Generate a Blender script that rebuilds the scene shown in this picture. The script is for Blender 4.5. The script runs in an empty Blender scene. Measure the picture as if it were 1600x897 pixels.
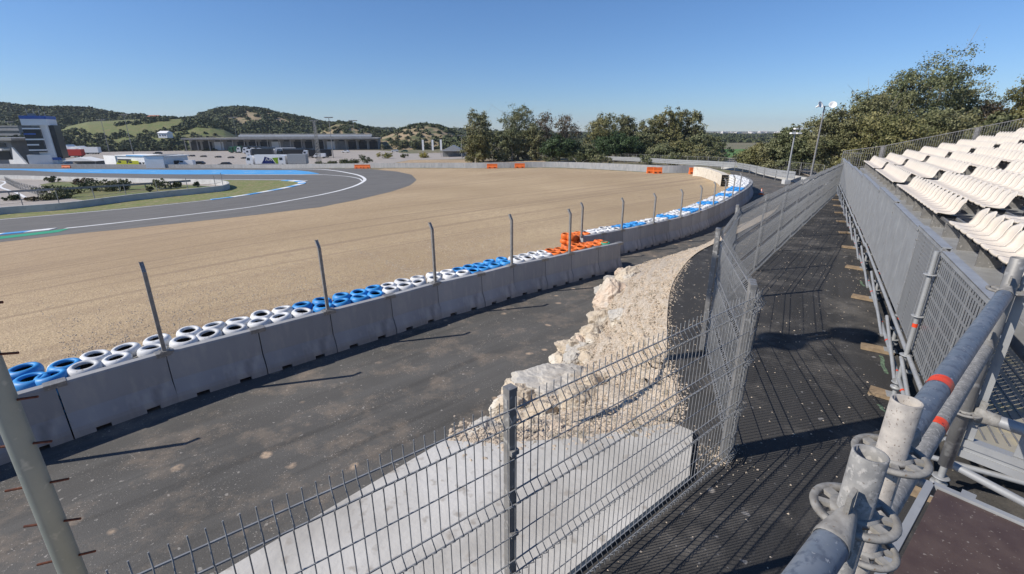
import bpy, bmesh, math, random
import numpy as np
from mathutils import Vector, Matrix
from mathutils.geometry import tessellate_polygon
random.seed(7); RNG = np.random.default_rng(7)
R = math.radians
S = bpy.context.scene
COL = S.collection

# ------------------------------------------------------------------ camera
CAMZ = 6.0
PITCH = R(18.6)
F = 725.0
cd = bpy.data.cameras.new('camera'); cam = bpy.data.objects.new('camera', cd); COL.objects.link(cam)
cam.location = (0, 0, CAMZ); cam.rotation_euler = (R(90) - PITCH, 0, 0)
cd.sensor_width = 36.0; cd.lens = 36.0 * F / 1600.0
cd.clip_start = 0.05; cd.clip_end = 30000
S.camera = cam
# ------------------------------------------------------------------ sky, sun, exposure
SUN_EL = R(38); SUNV = Vector((-0.967, -0.255, 0)).normalized()
w = bpy.data.worlds.new('World'); S.world = w; w.use_nodes = True
nt = w.node_tree; nt.nodes.clear()
sky = nt.nodes.new('ShaderNodeTexSky'); sky.sky_type = 'NISHITA'; sky.sun_disc = False
sky.sun_elevation = SUN_EL
sky.sun_rotation = math.atan2(SUNV.x, SUNV.y)
sky.altitude = 400; sky.air_density = 1.0; sky.dust_density = 0.0; sky.ozone_density = 4.0
bg = nt.nodes.new('ShaderNodeBackground'); bg.inputs['Strength'].default_value = 0.088
wo = nt.nodes.new('ShaderNodeOutputWorld')
tint = nt.nodes.new('ShaderNodeMix'); tint.data_type = 'RGBA'; tint.blend_type = 'MULTIPLY'; tint.inputs[0].default_value = 1.0
tcw = nt.nodes.new('ShaderNodeTexCoord'); spw = nt.nodes.new('ShaderNodeSeparateXYZ'); nt.links.new(tcw.outputs['Generated'], spw.inputs[0])
mrw = nt.nodes.new('ShaderNodeMapRange'); mrw.inputs[1].default_value = 0.0; mrw.inputs[2].default_value = 0.30; nt.links.new(spw.outputs[2], mrw.inputs[0])
rw_ = nt.nodes.new('ShaderNodeMix'); rw_.data_type = 'RGBA'; rw_.inputs[6].default_value = (0.72, 0.86, 1.12, 1); rw_.inputs[7].default_value = (0.76, 1.0, 1.26, 1)
nt.links.new(mrw.outputs[0], rw_.inputs[0]); nt.links.new(rw_.outputs[2], tint.inputs[7])
nt.links.new(sky.outputs[0], tint.inputs[6]); nt.links.new(tint.outputs[2], bg.inputs[0]); nt.links.new(bg.outputs[0], wo.inputs[0])
sl = bpy.data.lights.new('sun', 'SUN'); sl.energy = 5.0; sl.angle = R(0.4); sl.color = (1.0, 0.93, 0.83)
so = bpy.data.objects.new('sun', sl); COL.objects.link(so)
tos = Vector((SUNV.x * math.cos(SUN_EL), SUNV.y * math.cos(SUN_EL), math.sin(SUN_EL)))
so.rotation_euler = tos.to_track_quat('Z', 'Y').to_euler(); so.location = (-20, -5, 30)
S.view_settings.view_transform = 'Standard'; S.view_settings.look = 'None'
S.view_settings.exposure = 0.16; S.view_settings.gamma = 1.0
S.render.engine = 'CYCLES'

# ------------------------------------------------------------------ terrain height
CP = [(0,0,0),(-10,10,0),(0,20,0),(10,30,0),(20,45,0),(25,60,-.2),(27,70,-.3),(25,84,-.7),(-12,24,-.3),(-12,0,0),(10,0,0),
      (-17,78,-2.2),(-27,125,-2.7),(-48,43,-3.6),(-60,60,-4.2),(-90,180,-6),(-200,220,-6.5),(0,250,-5),(-300,150,-7),(-100,100,-5.5),
      (60,100,-1),(40,30,0),(60,0,0),(-60,0,-3.4),(0,110,-1.7),(100,200,-3),(-120,350,-6.5),(-300,400,-7),(50,400,-6),(200,60,0),
      (-25,50,-1.6),(-30,20,-1.6),(-30,-10,-1.6),(200,400,-6),(0,-40,0),(-200,0,-6),(5,60,-.7),(-120,45,-5.6)]
CPx = np.array(CP, float); CPn = len(CP)
def _phi(r2): return np.where(r2 > 1e-9, r2 * np.log(r2 + 1e-12), 0.0)
_A = np.zeros((CPn + 3, CPn + 3))
_d = ((CPx[:, None, :2] - CPx[None, :, :2]) ** 2).sum(-1) / 1e4
_A[:CPn, :CPn] = _phi(_d); _A[:CPn, CPn] = 1; _A[:CPn, CPn+1:] = CPx[:, :2] / 100; _A[CPn, :CPn] = 1; _A[CPn+1:, :CPn] = CPx[:, :2].T / 100
_W = np.linalg.solve(_A + np.diag([1e-4] * CPn + [0] * 3), np.r_[CPx[:, 2], 0, 0, 0])
def hsm(x, y):
    x = np.asarray(x, float); y = np.asarray(y, float)
    d2 = ((x[..., None] - CPx[:, 0]) ** 2 + (y[..., None] - CPx[:, 1]) ** 2) / 1e4
    v = _phi(d2) @ _W[:CPn] + _W[CPn] + _W[CPn+1] * x / 100 + _W[CPn+2] * y / 100
    r = np.hypot(x, y)
    k = np.clip((r - 380) / 250, 0, 1)
    v = np.clip(v, -8, .4) * (1 - k) + -8 * k
    # dead flat near the camera and along the barriers
    a = np.clip((12 - (-(x) * .86 + (y - 14) * .5 - 4)) / 12, 0, 1)     # right / near side of the barrier line
    a = a * np.clip((60 - y) / 20, 0, 1) * np.clip((80 - np.abs(x)) / 20, 0, 1)
    return v * (1 - a)
GS = 4.0; GX0, GX1, GY0, GY1 = -400, 240, -40, 560
gxs = np.arange(GX0, GX1 + .1, GS); gys = np.arange(GY0, GY1 + .1, GS)
ZG = hsm(*np.meshgrid(gxs, gys, indexing='ij'))
def H(x, y):
    """piecewise linear ground height, exactly that of the ground sheet"""
    fx = min(max((x - GX0) / GS, 0), len(gxs) - 1.0001); fy = min(max((y - GY0) / GS, 0), len(gys) - 1.0001)
    i = int(fx); j = int(fy); a = fx - i; b = fy - j
    z00 = ZG[i, j]; z11 = ZG[i+1, j+1]
    if a >= b: return float(z00 + a * (ZG[i+1, j] - z00) + b * (z11 - ZG[i+1, j]))
    return float(z00 + b * (ZG[i, j+1] - z00) + a * (z11 - ZG[i, j+1]))
CT, ST = math.cos(PITCH), math.sin(PITCH)
def ray(px, py):
    u = px - 800; v = py - 448.5
    return u, CT * F - ST * v, -(ST * F + CT * v)
def GZ(px, py, z=0.0):
    dx, dy, dz = ray(px, py); t = (z - CAMZ) / dz
    return Vector((dx * t, dy * t, z))
def G(px, py, fn=None):
    fn = fn or H
    dx, dy, dz = ray(px, py); z = 0.0; lo = 0.0
    dz = min(dz, -1e-3)
    t = 2.0 / abs(dy)
    step = 1.004; 
    while t * dy < 1200:
        if CAMZ + dz * t <= fn(dx * t, dy * t): break
        lo = t; t = t * step + .02 / abs(dy)
    hi = t
    for _ in range(30):
        m = (lo + hi) / 2
        if CAMZ + dz * m <= fn(dx * m, dy * m): hi = m
        else: lo = m
    return Vector((dx * hi, dy * hi, CAMZ + dz * hi))
def AT(px, D):
    """point on the ground at forward distance D below image column px (read near the horizon)"""
    x = (px - 800) / (CT * F + ST * 240) * D
    return Vector((x, D, H(x, D)))

# ------------------------------------------------------------------ materials
MATS = {}
def _n(nt, t, **k):
    n = nt.nodes.new(t)
    for a, b in k.items(): setattr(n, a, b)
    return n
def mat(name, c1, c2=None, scale=5.0, rough=.8, metal=0.0, bump=0.0, bscale=None, coord='Object', detail=6, lo=.35, hi=.65,
        c3=None, s3=40, lo3=.6, hi3=.68, stretch=(1,1,1), spec=.4, randv=0.0, c4=None, s4=1.0, lo4=.6, hi4=.7, coat=0):
    if name in MATS: return MATS[name]
    m = bpy.data.materials.new(name); m.use_nodes = True; nt = m.node_tree
    b = nt.nodes['Principled BSDF']
    b.inputs['Roughness'].default_value = rough; b.inputs['Metallic'].default_value = metal
    b.inputs['Specular IOR Level'].default_value = spec
    if coat: b.inputs['Coat Weight'].default_value = coat
    if coord == 'World':
        g = _n(nt, 'ShaderNodeNewGeometry'); src = g.outputs['Position']
    else:
        g = _n(nt, 'ShaderNodeTexCoord'); src = g.outputs['Object']
    mp = _n(nt, 'ShaderNodeMapping'); mp.inputs['Scale'].default_value = stretch
    nt.links.new(src, mp.inputs[0])
    def noise(sc, det=detail, use=mp):
        t = _n(nt, 'ShaderNodeTexNoise'); t.inputs['Scale'].default_value = sc; t.inputs['Detail'].default_value = det
        nt.links.new(use.outputs[0], t.inputs['Vector']); return t
    def mixc(fac, a, bb):
        mx = _n(nt, 'ShaderNodeMix', data_type='RGBA')
        nt.links.new(fac, mx.inputs[0])
        for s, v in ((6, a), (7, bb)):
            if isinstance(v, tuple): mx.inputs[s].default_value = (*v, 1)
            else: nt.links.new(v, mx.inputs[s])
        return mx.outputs[2]
    def ramp(src, lo, hi):
        r = _n(nt, 'ShaderNodeMapRange'); r.inputs[1].default_value = lo; r.inputs[2].default_value = hi
        nt.links.new(src, r.inputs[0]); return r.outputs[0]
    out = c1
    if c2 is not None: out = mixc(ramp(noise(scale).outputs[0], lo, hi), c1, c2)
    if c4 is not None: out = mixc(ramp(noise(s4, 3).outputs[0], lo4, hi4), out, c4)
    if c3 is not None: out = mixc(ramp(noise(s3, 2).outputs[0], lo3, hi3), out, c3)
    if randv:
        oi = _n(nt, 'ShaderNodeObjectInfo'); hs = _n(nt, 'ShaderNodeHueSaturation')
        mr = _n(nt, 'ShaderNodeMapRange'); mr.inputs[3].default_value = 1 - randv; mr.inputs[4].default_value = 1 + randv
        nt.links.new(oi.outputs['Random'], mr.inputs[0]); nt.links.new(mr.outputs[0], hs.inputs['Value'])
        if isinstance(out, tuple): hs.inputs['Color'].default_value = (*out, 1)
        else: nt.links.new(out, hs.inputs['Color'])
        out = hs.outputs[0]
    if isinstance(out, tuple): b.inputs['Base Color'].default_value = (*out, 1)
    else: nt.links.new(out, b.inputs['Base Color'])
    if bump:
        t = noise(bscale or scale * 3); bp = _n(nt, 'ShaderNodeBump'); bp.inputs['Strength'].default_value = min(bump, 1)
        bp.inputs['Distance'].default_value = .02 * max(bump, .2) if (bscale or 0) < 100 else .0012
        nt.links.new(t.outputs[0], bp.inputs['Height']); nt.links.new(bp.outputs[0], b.inputs['Normal'])
    MATS[name] = m
    return m

def asphalt(name, base, light, speck, dust, ds, dlo, dhi, sp_lo=.685, streak=None):
    m = bpy.data.materials.new(name); m.use_nodes = True; nt = m.node_tree; L = nt.links.new
    b = nt.nodes['Principled BSDF']; b.inputs['Roughness'].default_value = .85; b.inputs['Specular IOR Level'].default_value = .3
    g = _n(nt, 'ShaderNodeNewGeometry')
    def noise(sc, det=4, vec=None, rgh=.5):
        t = _n(nt, 'ShaderNodeTexNoise'); t.inputs['Scale'].default_value = sc; t.inputs['Detail'].default_value = det
        t.inputs['Roughness'].default_value = rgh
        L(vec or g.outputs['Position'], t.inputs['Vector']); return t.outputs[0]
    def rng(s, a, c):
        r = _n(nt, 'ShaderNodeMapRange'); r.inputs[1].default_value = a; r.inputs[2].default_value = c; L(s, r.inputs[0]); return r.outputs[0]
    def mx(f, a, c):
        x = _n(nt, 'ShaderNodeMix', data_type='RGBA')
        L(f, x.inputs[0])
        for s, v in ((6, a), (7, c)):
            if isinstance(v, tuple): x.inputs[s].default_value = (*v, 1)
            else: L(v, x.inputs[s])
        return x.outputs[2]
    def mul(a, c):
        x = _n(nt, 'ShaderNodeMath', operation='MULTIPLY'); L(a, x.inputs[0])
        if isinstance(c, float): x.inputs[1].default_value = c
        else: L(c, x.inputs[1])
        return x.outputs[0]
    c = mx(rng(noise(.35, 5), .35, .7), base, light)
    # wheel streaks along the road
    mp = _n(nt, 'ShaderNodeMapping'); mp.vector_type = 'TEXTURE'; mp.inputs['Rotation'].default_value = (0, 0, R(42 if streak is None else streak)); mp.inputs['Scale'].default_value = (14, .62, 1)
    L(g.outputs['Position'], mp.inputs[0])
    c = mx(mul(rng(noise(1.0, 4, mp.outputs[0]), .48, .66), .5), c, tuple(min(1, v * 2.0) for v in base))
    c = mx(mul(rng(noise(1.7, 3, mp.outputs[0]), .55, .68), .6), c, tuple(v * .6 for v in base))
    c = mx(mul(rng(noise(9, 2, rgh=.4), .70, .74), .8), c, speck)
    # aggregate grain
    c = mx(mul(rng(noise(90, 3), .35, .75), .55), c, tuple(v * 2.4 for v in base))
    c = mx(mul(rng(noise(38, 1, rgh=.3), sp_lo, sp_lo + .05), rng(noise(1.6, 4), .38, .62)), c, speck)
    # patches of dust
    v = _n(nt, 'ShaderNodeTexVoronoi'); v.inputs['Scale'].default_value = ds; v.inputs['Randomness'].default_value = 1
    wv = _n(nt, 'ShaderNodeVectorMath', operation='ADD')
    nz = _n(nt, 'ShaderNodeTexNoise'); nz.inputs['Scale'].default_value = 2.2; nz.inputs['Detail'].default_value = 4
    L(g.outputs['Position'], nz.inputs['Vector'])
    sc = _n(nt, 'ShaderNodeVectorMath', operation='SCALE'); sc.inputs['Scale'].default_value = .22; L(nz.outputs['Color'], sc.inputs[0])
    L(g.outputs['Position'], wv.inputs[0]); L(sc.outputs[0], wv.inputs[1]); L(wv.outputs[0], v.inputs['Vector'])
    spot = rng(v.outputs['Distance'], dhi, dlo)
    sepc = _n(nt, 'ShaderNodeSeparateColor'); L(v.outputs['Color'], sepc.inputs[0])
    gate = rng(sepc.outputs[0], .52, .60)
    spot = mul(mul(mul(spot, gate), rng(noise(14, 5), .2, .55)), rng(noise(.4, 2), .38, .5))
    c = mx(spot, c, dust)
    c = mx(mul(rng(noise(.8, 9, rgh=.72), .50, .72), .38), c, dust)
    L(c, b.inputs['Base Color'])
    bp = _n(nt, 'ShaderNodeBump'); bp.inputs['Strength'].default_value = .5; bp.inputs['Distance'].default_value = .01
    L(noise(70, 3), bp.inputs['Height']); L(bp.outputs[0], b.inputs['Normal'])
    MATS[name] = m
    return m

M_road = asphalt('service_asphalt', (.060,.058,.054), (.100,.096,.090), (.34,.32,.29), (.42,.32,.23), 1.5, .10, .19)
M_plateau = asphalt('fresh_asphalt', (.028,.027,.026), (.046,.044,.042), (.26,.25,.24), (.3,.27,.23), 2.0, .05, .10, .72, 57)
M_track = asphalt('track_asphalt', (.098,.094,.088), (.125,.121,.115), (.2,.2,.2), (.15,.14,.13), .2, .02, .1, .74, 20)
M_padd = asphalt('paddock_asphalt', (.24,.215,.19), (.31,.28,.25), (.3,.29,.27), (.3,.27,.24), .1, .05, .2, .75, 0)

def gravel_mat():
    m = bpy.data.materials.new('raked_gravel'); m.use_nodes = True; nt = m.node_tree; L = nt.links.new
    b = nt.nodes['Principled BSDF']; b.inputs['Roughness'].default_value = .95; b.inputs['Specular IOR Level'].default_value = .15
    g = _n(nt, 'ShaderNodeNewGeometry')
    def noise(sc, det=4, vec=None):
        t = _n(nt, 'ShaderNodeTexNoise'); t.inputs['Scale'].default_value = sc; t.inputs['Detail'].default_value = det
        L(vec or g.outputs['Position'], t.inputs['Vector']); return t.outputs[0]
    def rng(s, a, c):
        r = _n(nt, 'ShaderNodeMapRange'); r.inputs[1].default_value = a; r.inputs[2].default_value = c; L(s, r.inputs[0]); return r.outputs[0]
    def mx(f, a, c, k=1.0):
        if k != 1.0:
            x0 = _n(nt, 'ShaderNodeMath', operation='MULTIPLY'); L(f, x0.inputs[0]); x0.inputs[1].default_value = k; f = x0.outputs[0]
        x = _n(nt, 'ShaderNodeMix', data_type='RGBA'); L(f, x.inputs[0])
        for s, v in ((6, a), (7, c)):
            if isinstance(v, tuple): x.inputs[s].default_value = (*v, 1)
            else: L(v, x.inputs[s])
        return x.outputs[2]
    mp = _n(nt, 'ShaderNodeMapping'); mp.vector_type = 'TEXTURE'; mp.inputs['Rotation'].default_value = (0, 0, R(40)); mp.inputs['Scale'].default_value = (120, 2.4, 1)
    L(g.outputs['Position'], mp.inputs[0])
    c = mx(rng(noise(.05, 6), .38, .62), (.40,.295,.17), (.55,.42,.255))
    sx = _n(nt, 'ShaderNodeSeparateXYZ'); L(g.outputs['Position'], sx.inputs[0])
    lf = _n(nt, 'ShaderNodeMapRange'); lf.inputs[1].default_value = -8; lf.inputs[2].default_value = -45; L(sx.outputs[0], lf.inputs[0])
    c = mx(lf.outputs[0], c, (.36,.25,.17), .5)
    c = mx(rng(noise(1.0, 4, mp.outputs[0]), .5, .7), c, (.33,.24,.15), .45)
    mp2 = _n(nt, 'ShaderNodeMapping'); mp2.vector_type = 'TEXTURE'; mp2.inputs['Rotation'].default_value = (0, 0, R(40)); mp2.inputs['Scale'].default_value = (60, .7, 1)
    L(g.outputs['Position'], mp2.inputs[0])
    furrow = noise(1.0, 3, mp2.outputs[0])
    c = mx(rng(furrow, .56, .62), c, (.24,.17,.11), .6)
    c = mx(rng(noise(20, 4), .44, .58), c, (.22,.16,.105), .75)
    c = mx(rng(noise(2.2, 6), .5, .7), c, (.27,.19,.13), .4)
    c = mx(rng(noise(45, 2), .56, .66), c, (.74,.63,.5), .6)
    L(c, b.inputs['Base Color'])
    bp = _n(nt, 'ShaderNodeBump'); bp.inputs['Strength'].default_value = .9; bp.inputs['Distance'].default_value = .03
    L(noise(24, 4), bp.inputs['Height'])
    bp2 = _n(nt, 'ShaderNodeBump'); bp2.inputs['Strength'].default_value = .35; bp2.inputs['Distance'].default_value = .12
    L(furrow, bp2.inputs['Height']); L(bp.outputs[0], bp2.inputs['Normal']); L(bp2.outputs[0], b.inputs['Normal'])
    return m
M_gravel = gravel_mat()

M_dirt = mat('dry_ground', (.17,.14,.085), (.10,.12,.05), .05, .95, coord='World', bump=.3, bscale=2, c3=(.26,.21,.14), s3=.6, lo3=.52, hi3=.6)
M_green = mat('rough_grass', (.10,.14,.035), (.16,.15,.06), .25, .95, coord='World', bump=.5, bscale=3, c3=(.22,.19,.1), s3=1.2, lo3=.55, hi3=.7)
M_verge = mat('verge_grass', (.13,.17,.04), (.20,.18,.075), .5, .95, coord='World', bump=.5, bscale=6, c3=(.28,.24,.13), s3=2.0, lo3=.52, hi3=.66)
M_field = mat('field_green', (.07,.16,.03), (.09,.18,.04), .01, .95, coord='World')
M_hill = mat('hill_grass', (.10,.14,.035), (.17,.15,.07), .02, .95, coord='World', c3=(.30,.22,.13), s3=.035, lo3=.6, hi3=.66, bump=.5, bscale=.3)
M_hillb = mat('hill_earth', (.33,.25,.16), (.22,.18,.10), .05, .95, coord='World', c3=(.10,.11,.05), s3=.12, lo3=.52, hi3=.6, bump=.6, bscale=.4)
M_scrub = mat('scrub_leaves', (.05,.065,.028), (.075,.09,.038), .12, .9, coord='World', c3=(.09,.1,.045), s3=.5, lo3=.55, hi3=.62)
M_conc = mat('barrier_concrete', (.33,.335,.345), (.27,.273,.28), 1.1, .9, bump=.25, bscale=30, c3=(.16,.15,.145), s3=2.2, lo3=.64, hi3=.82, randv=.15, c4=(.38,.37,.36), s4=3.5, lo4=.5, hi4=.7, stretch=(1,1,.35))
M_wallc = mat('wall_concrete', (.52,.52,.51), (.42,.42,.41), .6, .9, bump=.2, bscale=12, c3=(.33,.32,.3), s3=1.5, lo3=.6, hi3=.8)
M_pad = mat('pad_concrete', (.50,.48,.44), (.39,.37,.335), 1.6, .85, coord='World', bump=.5, bscale=18, c3=(.34,.31,.27), s3=9, lo3=.60, hi3=.74, c4=(.56,.54,.505), s4=.9, lo4=.45, hi4=.62, detail=10)
M_galv = mat('galvanised_steel', (.38,.39,.395), (.31,.315,.32), 4, .55, .3, bump=.1, bscale=60, c3=(.28,.29,.31), s3=18, lo3=.58, hi3=.75)
M_galvd = mat('dull_galvanised', (.29,.285,.275), (.22,.215,.21), 9, .6, .5, bump=.15, bscale=80, c3=(.44,.43,.41), s3=25, lo3=.6, hi3=.7)
M_wire = mat('fence_wire', (.34,.345,.35), (.24,.245,.25), 20, .5, .35)
M_tube = mat('scaffold_tube', (.135,.165,.205), (.19,.215,.25), 26, .55, .25, bump=.15, bscale=160, stretch=(1,1,1), c3=(.36,.37,.38), s3=120, lo3=.66, hi3=.72, c4=(.11,.13,.165), s4=60, lo4=.52, hi4=.62)
M_tubew = mat('weathered_tube', (.27,.265,.255), (.18,.18,.178), 45, .85, .1, bump=.5, bscale=160, c3=(.12,.10,.085), s3=190, lo3=.66, hi3=.72, c4=(.34,.33,.315), s4=110, lo4=.52, hi4=.64)
M_cast = mat('cast_coupler', (.31,.30,.28), (.20,.19,.175), 50, .8, .2, bump=.5, bscale=220, c3=(.17,.125,.09), s3=170, lo3=.66, hi3=.74)
M_tape = mat('orange_tape', (.78,.075,.02), (.62,.05,.015), 30, .5, c3=(.12,.01,.01), s3=110, lo3=.66, hi3=.7)
M_rust = mat('rusty_rod', (.16,.055,.03), (.09,.035,.025), 30, .85, .2, bump=.4, bscale=90)
M_pole = mat('painted_pole', (.26,.29,.275), (.22,.25,.24), 3, .5, .3, bump=.08, bscale=40, c3=(.34,.36,.34), s3=9, lo3=.62, hi3=.75)
M_ply = mat('phenolic_plywood', (.062,.04,.036), (.085,.058,.05), 12, .6, bump=.2, bscale=60, stretch=(1,1,1), c3=(.20,.17,.15), s3=60, lo3=.66, hi3=.72)
M_wood = mat('timber_pad', (.33,.24,.15), (.22,.16,.10), 12, .85, bump=.3, bscale=40)
M_plank = mat('weathered_plank', (.33,.30,.24), (.25,.24,.20), 3, .85, bump=.3, bscale=30, stretch=(1,1,1), c3=(.42,.36,.22), s3=4, lo3=.55, hi3=.7)
M_seat = mat('seat_plastic', (.73,.655,.555), (.69,.615,.515), 3, .42, spec=.5, randv=.04)
M_rub = mat('tyre_rubber', (.02,.02,.02), None, 5, .8)
M_ty = {
 'white': mat('white_tyre_paint', (.66,.67,.68), (.54,.55,.56), 6, .6, randv=.12, bump=.2, bscale=25, c3=(.28,.27,.25), s3=11, lo3=.60, hi3=.72),
 'blue': mat('blue_tyre_paint', (.045,.30,.68), (.035,.24,.58), 6, .5, randv=.16, bump=.15, bscale=25, c3=(.03,.06,.12), s3=10, lo3=.64, hi3=.78),
 'orange': mat('orange_tyre_paint', (.75,.17,.025), (.62,.13,.02), 6, .55, randv=.14, bump=.15, bscale=25, c3=(.2,.06,.02), s3=10, lo3=.64, hi3=.78),
 'green': mat('green_tyre_paint', (.03,.30,.18), (.02,.24,.14), 6, .55)}
M_white = mat('white_paint', (.78,.78,.77), (.72,.72,.71), 2, .6, coord='World', c3=(.5,.5,.49), s3=3, lo3=.6, hi3=.75)
M_bluep = mat('blue_runoff_paint', (.07,.30,.62), (.09,.36,.68), .4, .6, coord='World', c3=(.35,.5,.65), s3=.25, lo3=.64, hi3=.74)
M_greenp = mat('green_kerb_paint', (.02,.28,.14), (.03,.33,.17), 2, .6, coord='World')
M_rock = mat('limestone_rock', (.52,.44,.34), (.40,.35,.28), 3.0, .9, bump=.9, bscale=14, c3=(.50,.30,.12), s3=1.3, lo3=.66, hi3=.78, c4=(.54,.50,.43), s4=1.0, lo4=.5, hi4=.58, randv=.12)
M_rockp = mat('pinkish_rock', (.57,.45,.35), (.54,.48,.40), 3.0, .9, bump=.9, bscale=14, c3=(.40,.39,.38), s3=1.1, lo3=.6, hi3=.7)
M_rockg = mat('grey_rock', (.38,.365,.34), (.48,.44,.38), 1.4, .9, bump=.9, bscale=14, c3=(.6,.52,.4), s3=1.6, lo3=.6, hi3=.68)
M_peb = mat('crushed_stone', (.50,.42,.325), (.41,.34,.26), 9, .95, coord='World', bump=1.0, bscale=30, c3=(.20,.17,.14), s3=26, lo3=.55, hi3=.64, c4=(.56,.49,.41), s4=16, lo4=.52, hi4=.6)
M_stone = mat('loose_stone', (.52,.43,.33), (.42,.345,.265), 3, .9, coord='World', randv=.0, c3=(.3,.26,.2), s3=7, lo3=.55, hi3=.6)
M_bark = mat('pale_bark', (.46,.41,.35), (.28,.24,.19), 2, .9, bump=.4, bscale=12, stretch=(3,3,.5))
M_leafs = {}
def leafmat(name, c, c2):
    if name in MATS: return MATS[name]
    m = mat(name, c, c2, .35, .6, coord='World', spec=.35, detail=3, lo=.42, hi=.58, c3=tuple(v * 1.5 for v in c2), s3=3.0, lo3=.56, hi3=.66)
    b = m.node_tree.nodes['Principled BSDF']
    return m
M_euc = leafmat('eucalyptus_leaves', (.095,.112,.05), (.16,.165,.08))
M_euc2 = leafmat('olive_leaves', (.105,.115,.05), (.17,.165,.078))
M_euc3 = leafmat('golden_green_leaves', (.11,.115,.042), (.17,.155,.06))
M_pine = leafmat('pine_needles', (.028,.05,.018), (.045,.075,.025))
M_bush = leafmat('shrub_leaves', (.055,.075,.025), (.09,.095,.035))
M_yel = leafmat('yellow_bloom', (.35,.27,.04), (.15,.15,.03))
M_redb = leafmat('rusty_leaves', (.14,.085,.05), (.10,.085,.04))
M_bld = mat('white_render', (.78,.78,.77), (.72,.72,.71), .3, .8)
M_grey = mat('grey_cladding', (.24,.245,.25), (.19,.195,.2), .5, .7)
M_concb = mat('building_concrete', (.36,.345,.32), (.28,.27,.25), .4, .9)
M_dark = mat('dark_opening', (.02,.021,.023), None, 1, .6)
M_glass = mat('window_glass', (.03,.037,.042), (.02,.024,.028), .5, .3, spec=.3)
M_blue = mat('blue_fascia', (.03,.09,.34), (.04,.13,.42), 1, .5)
M_lblue = mat('light_blue_trim', (.10,.36,.66), None, 1, .5)
M_black = mat('black_paint', (.02,.02,.022), None, 1, .4)
M_tyrek = mat('vehicle_tyre', (.02,.02,.02), None, 1, .8)
M_vwhite = mat('white_vehicle_paint', (.78,.78,.78), None, 1, .3, coat=.3)
M_vgreen = mat('green_vehicle_paint', (.03,.12,.06), None, 1, .35)
M_vdark = mat('dark_vehicle_paint', (.03,.035,.04), None, 1, .3)
M_lime = mat('lime_vehicle_paint', (.38,.62,.05), None, 1, .35)
M_navy = mat('navy_vehicle_paint', (.02,.04,.22), None, 1, .35)
M_vyel = mat('yellow_vehicle_paint', (.62,.60,.03), None, 1, .35)
M_vred = mat('red_vehicle_paint', (.45,.03,.02), None, 1, .4)
M_opl = mat('orange_plastic', (.80,.17,.03), (.70,.14,.025), 2, .5)
M_terr = mat('terracotta_wall', (.42,.16,.08), None, 1, .8)
M_cityb = mat('city_wall', (.66,.62,.58), (.5,.47,.44), .02, .9, randv=.2)
M_roofb = mat('tile_roof', (.35,.14,.08), None, 1, .8)
M_lamp = mat('lamp_glass', (.55,.57,.58), None, 1, .2, spec=.7)

def perf_mat(name, sx, sz, fill, ox=0.0):
    """galvanised sheet with rows of real (transparent) slots, object X/Z"""
    m = bpy.data.materials.new(name); m.use_nodes = True; nt = m.node_tree; L = nt.links.new
    b = nt.nodes['Principled BSDF']; out = nt.nodes['Material Output']
    b.inputs['Metallic'].default_value = .5; b.inputs['Roughness'].default_value = .5
    tc = _n(nt, 'ShaderNodeTexCoord'); sp = _n(nt, 'ShaderNodeSeparateXYZ'); L(tc.outputs['Object'], sp.inputs[0])
    def frac(s, per, lo, off=0):
        a = _n(nt, 'ShaderNodeMath', operation='MULTIPLY_ADD'); L(s, a.inputs[0]); a.inputs[1].default_value = 1 / per; a.inputs[2].default_value = 100 + off
        f = _n(nt, 'ShaderNodeMath', operation='FRACT'); L(a.outputs[0], f.inputs[0])
        c = _n(nt, 'ShaderNodeMath', operation='LESS_THAN'); L(f.outputs[0], c.inputs[0]); c.inputs[1].default_value = lo; return c.outputs[0]
    fx = frac(sp.outputs[0], sx, fill[0]); fz = frac(sp.outputs[2], sz, fill[1])
    mu = _n(nt, 'ShaderNodeMath', operation='MULTIPLY'); L(fx, mu.inputs[0]); L(fz, mu.inputs[1])
    # margins stay solid
    tr = _n(nt, 'ShaderNodeBsdfTransparent'); mx = _n(nt, 'ShaderNodeMixShader')
    n = _n(nt, 'ShaderNodeTexNoise'); n.inputs['Scale'].default_value = 8; L(tc.outputs['Object'], n.inputs['Vector'])
    cm = _n(nt, 'ShaderNodeMix', data_type='RGBA'); L(n.outputs[0], cm.inputs[0]); cm.inputs[6].default_value = (.30,.305,.31,1); cm.inputs[7].default_value = (.40,.41,.415,1)
    L(cm.outputs[2], b.inputs['Base Color'])
    L(mu.outputs[0], mx.inputs[0]); L(b.outputs[0], mx.inputs[1]); L(tr.outputs[0], mx.inputs[2]); L(mx.outputs[0], out.inputs['Surface'])
    return m
M_perf1 = perf_mat('slotted_sheet', .075, .13, (.30, .78))
M_perf2 = perf_mat('punched_sheet', .06, .05, (.22, .5))

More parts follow.
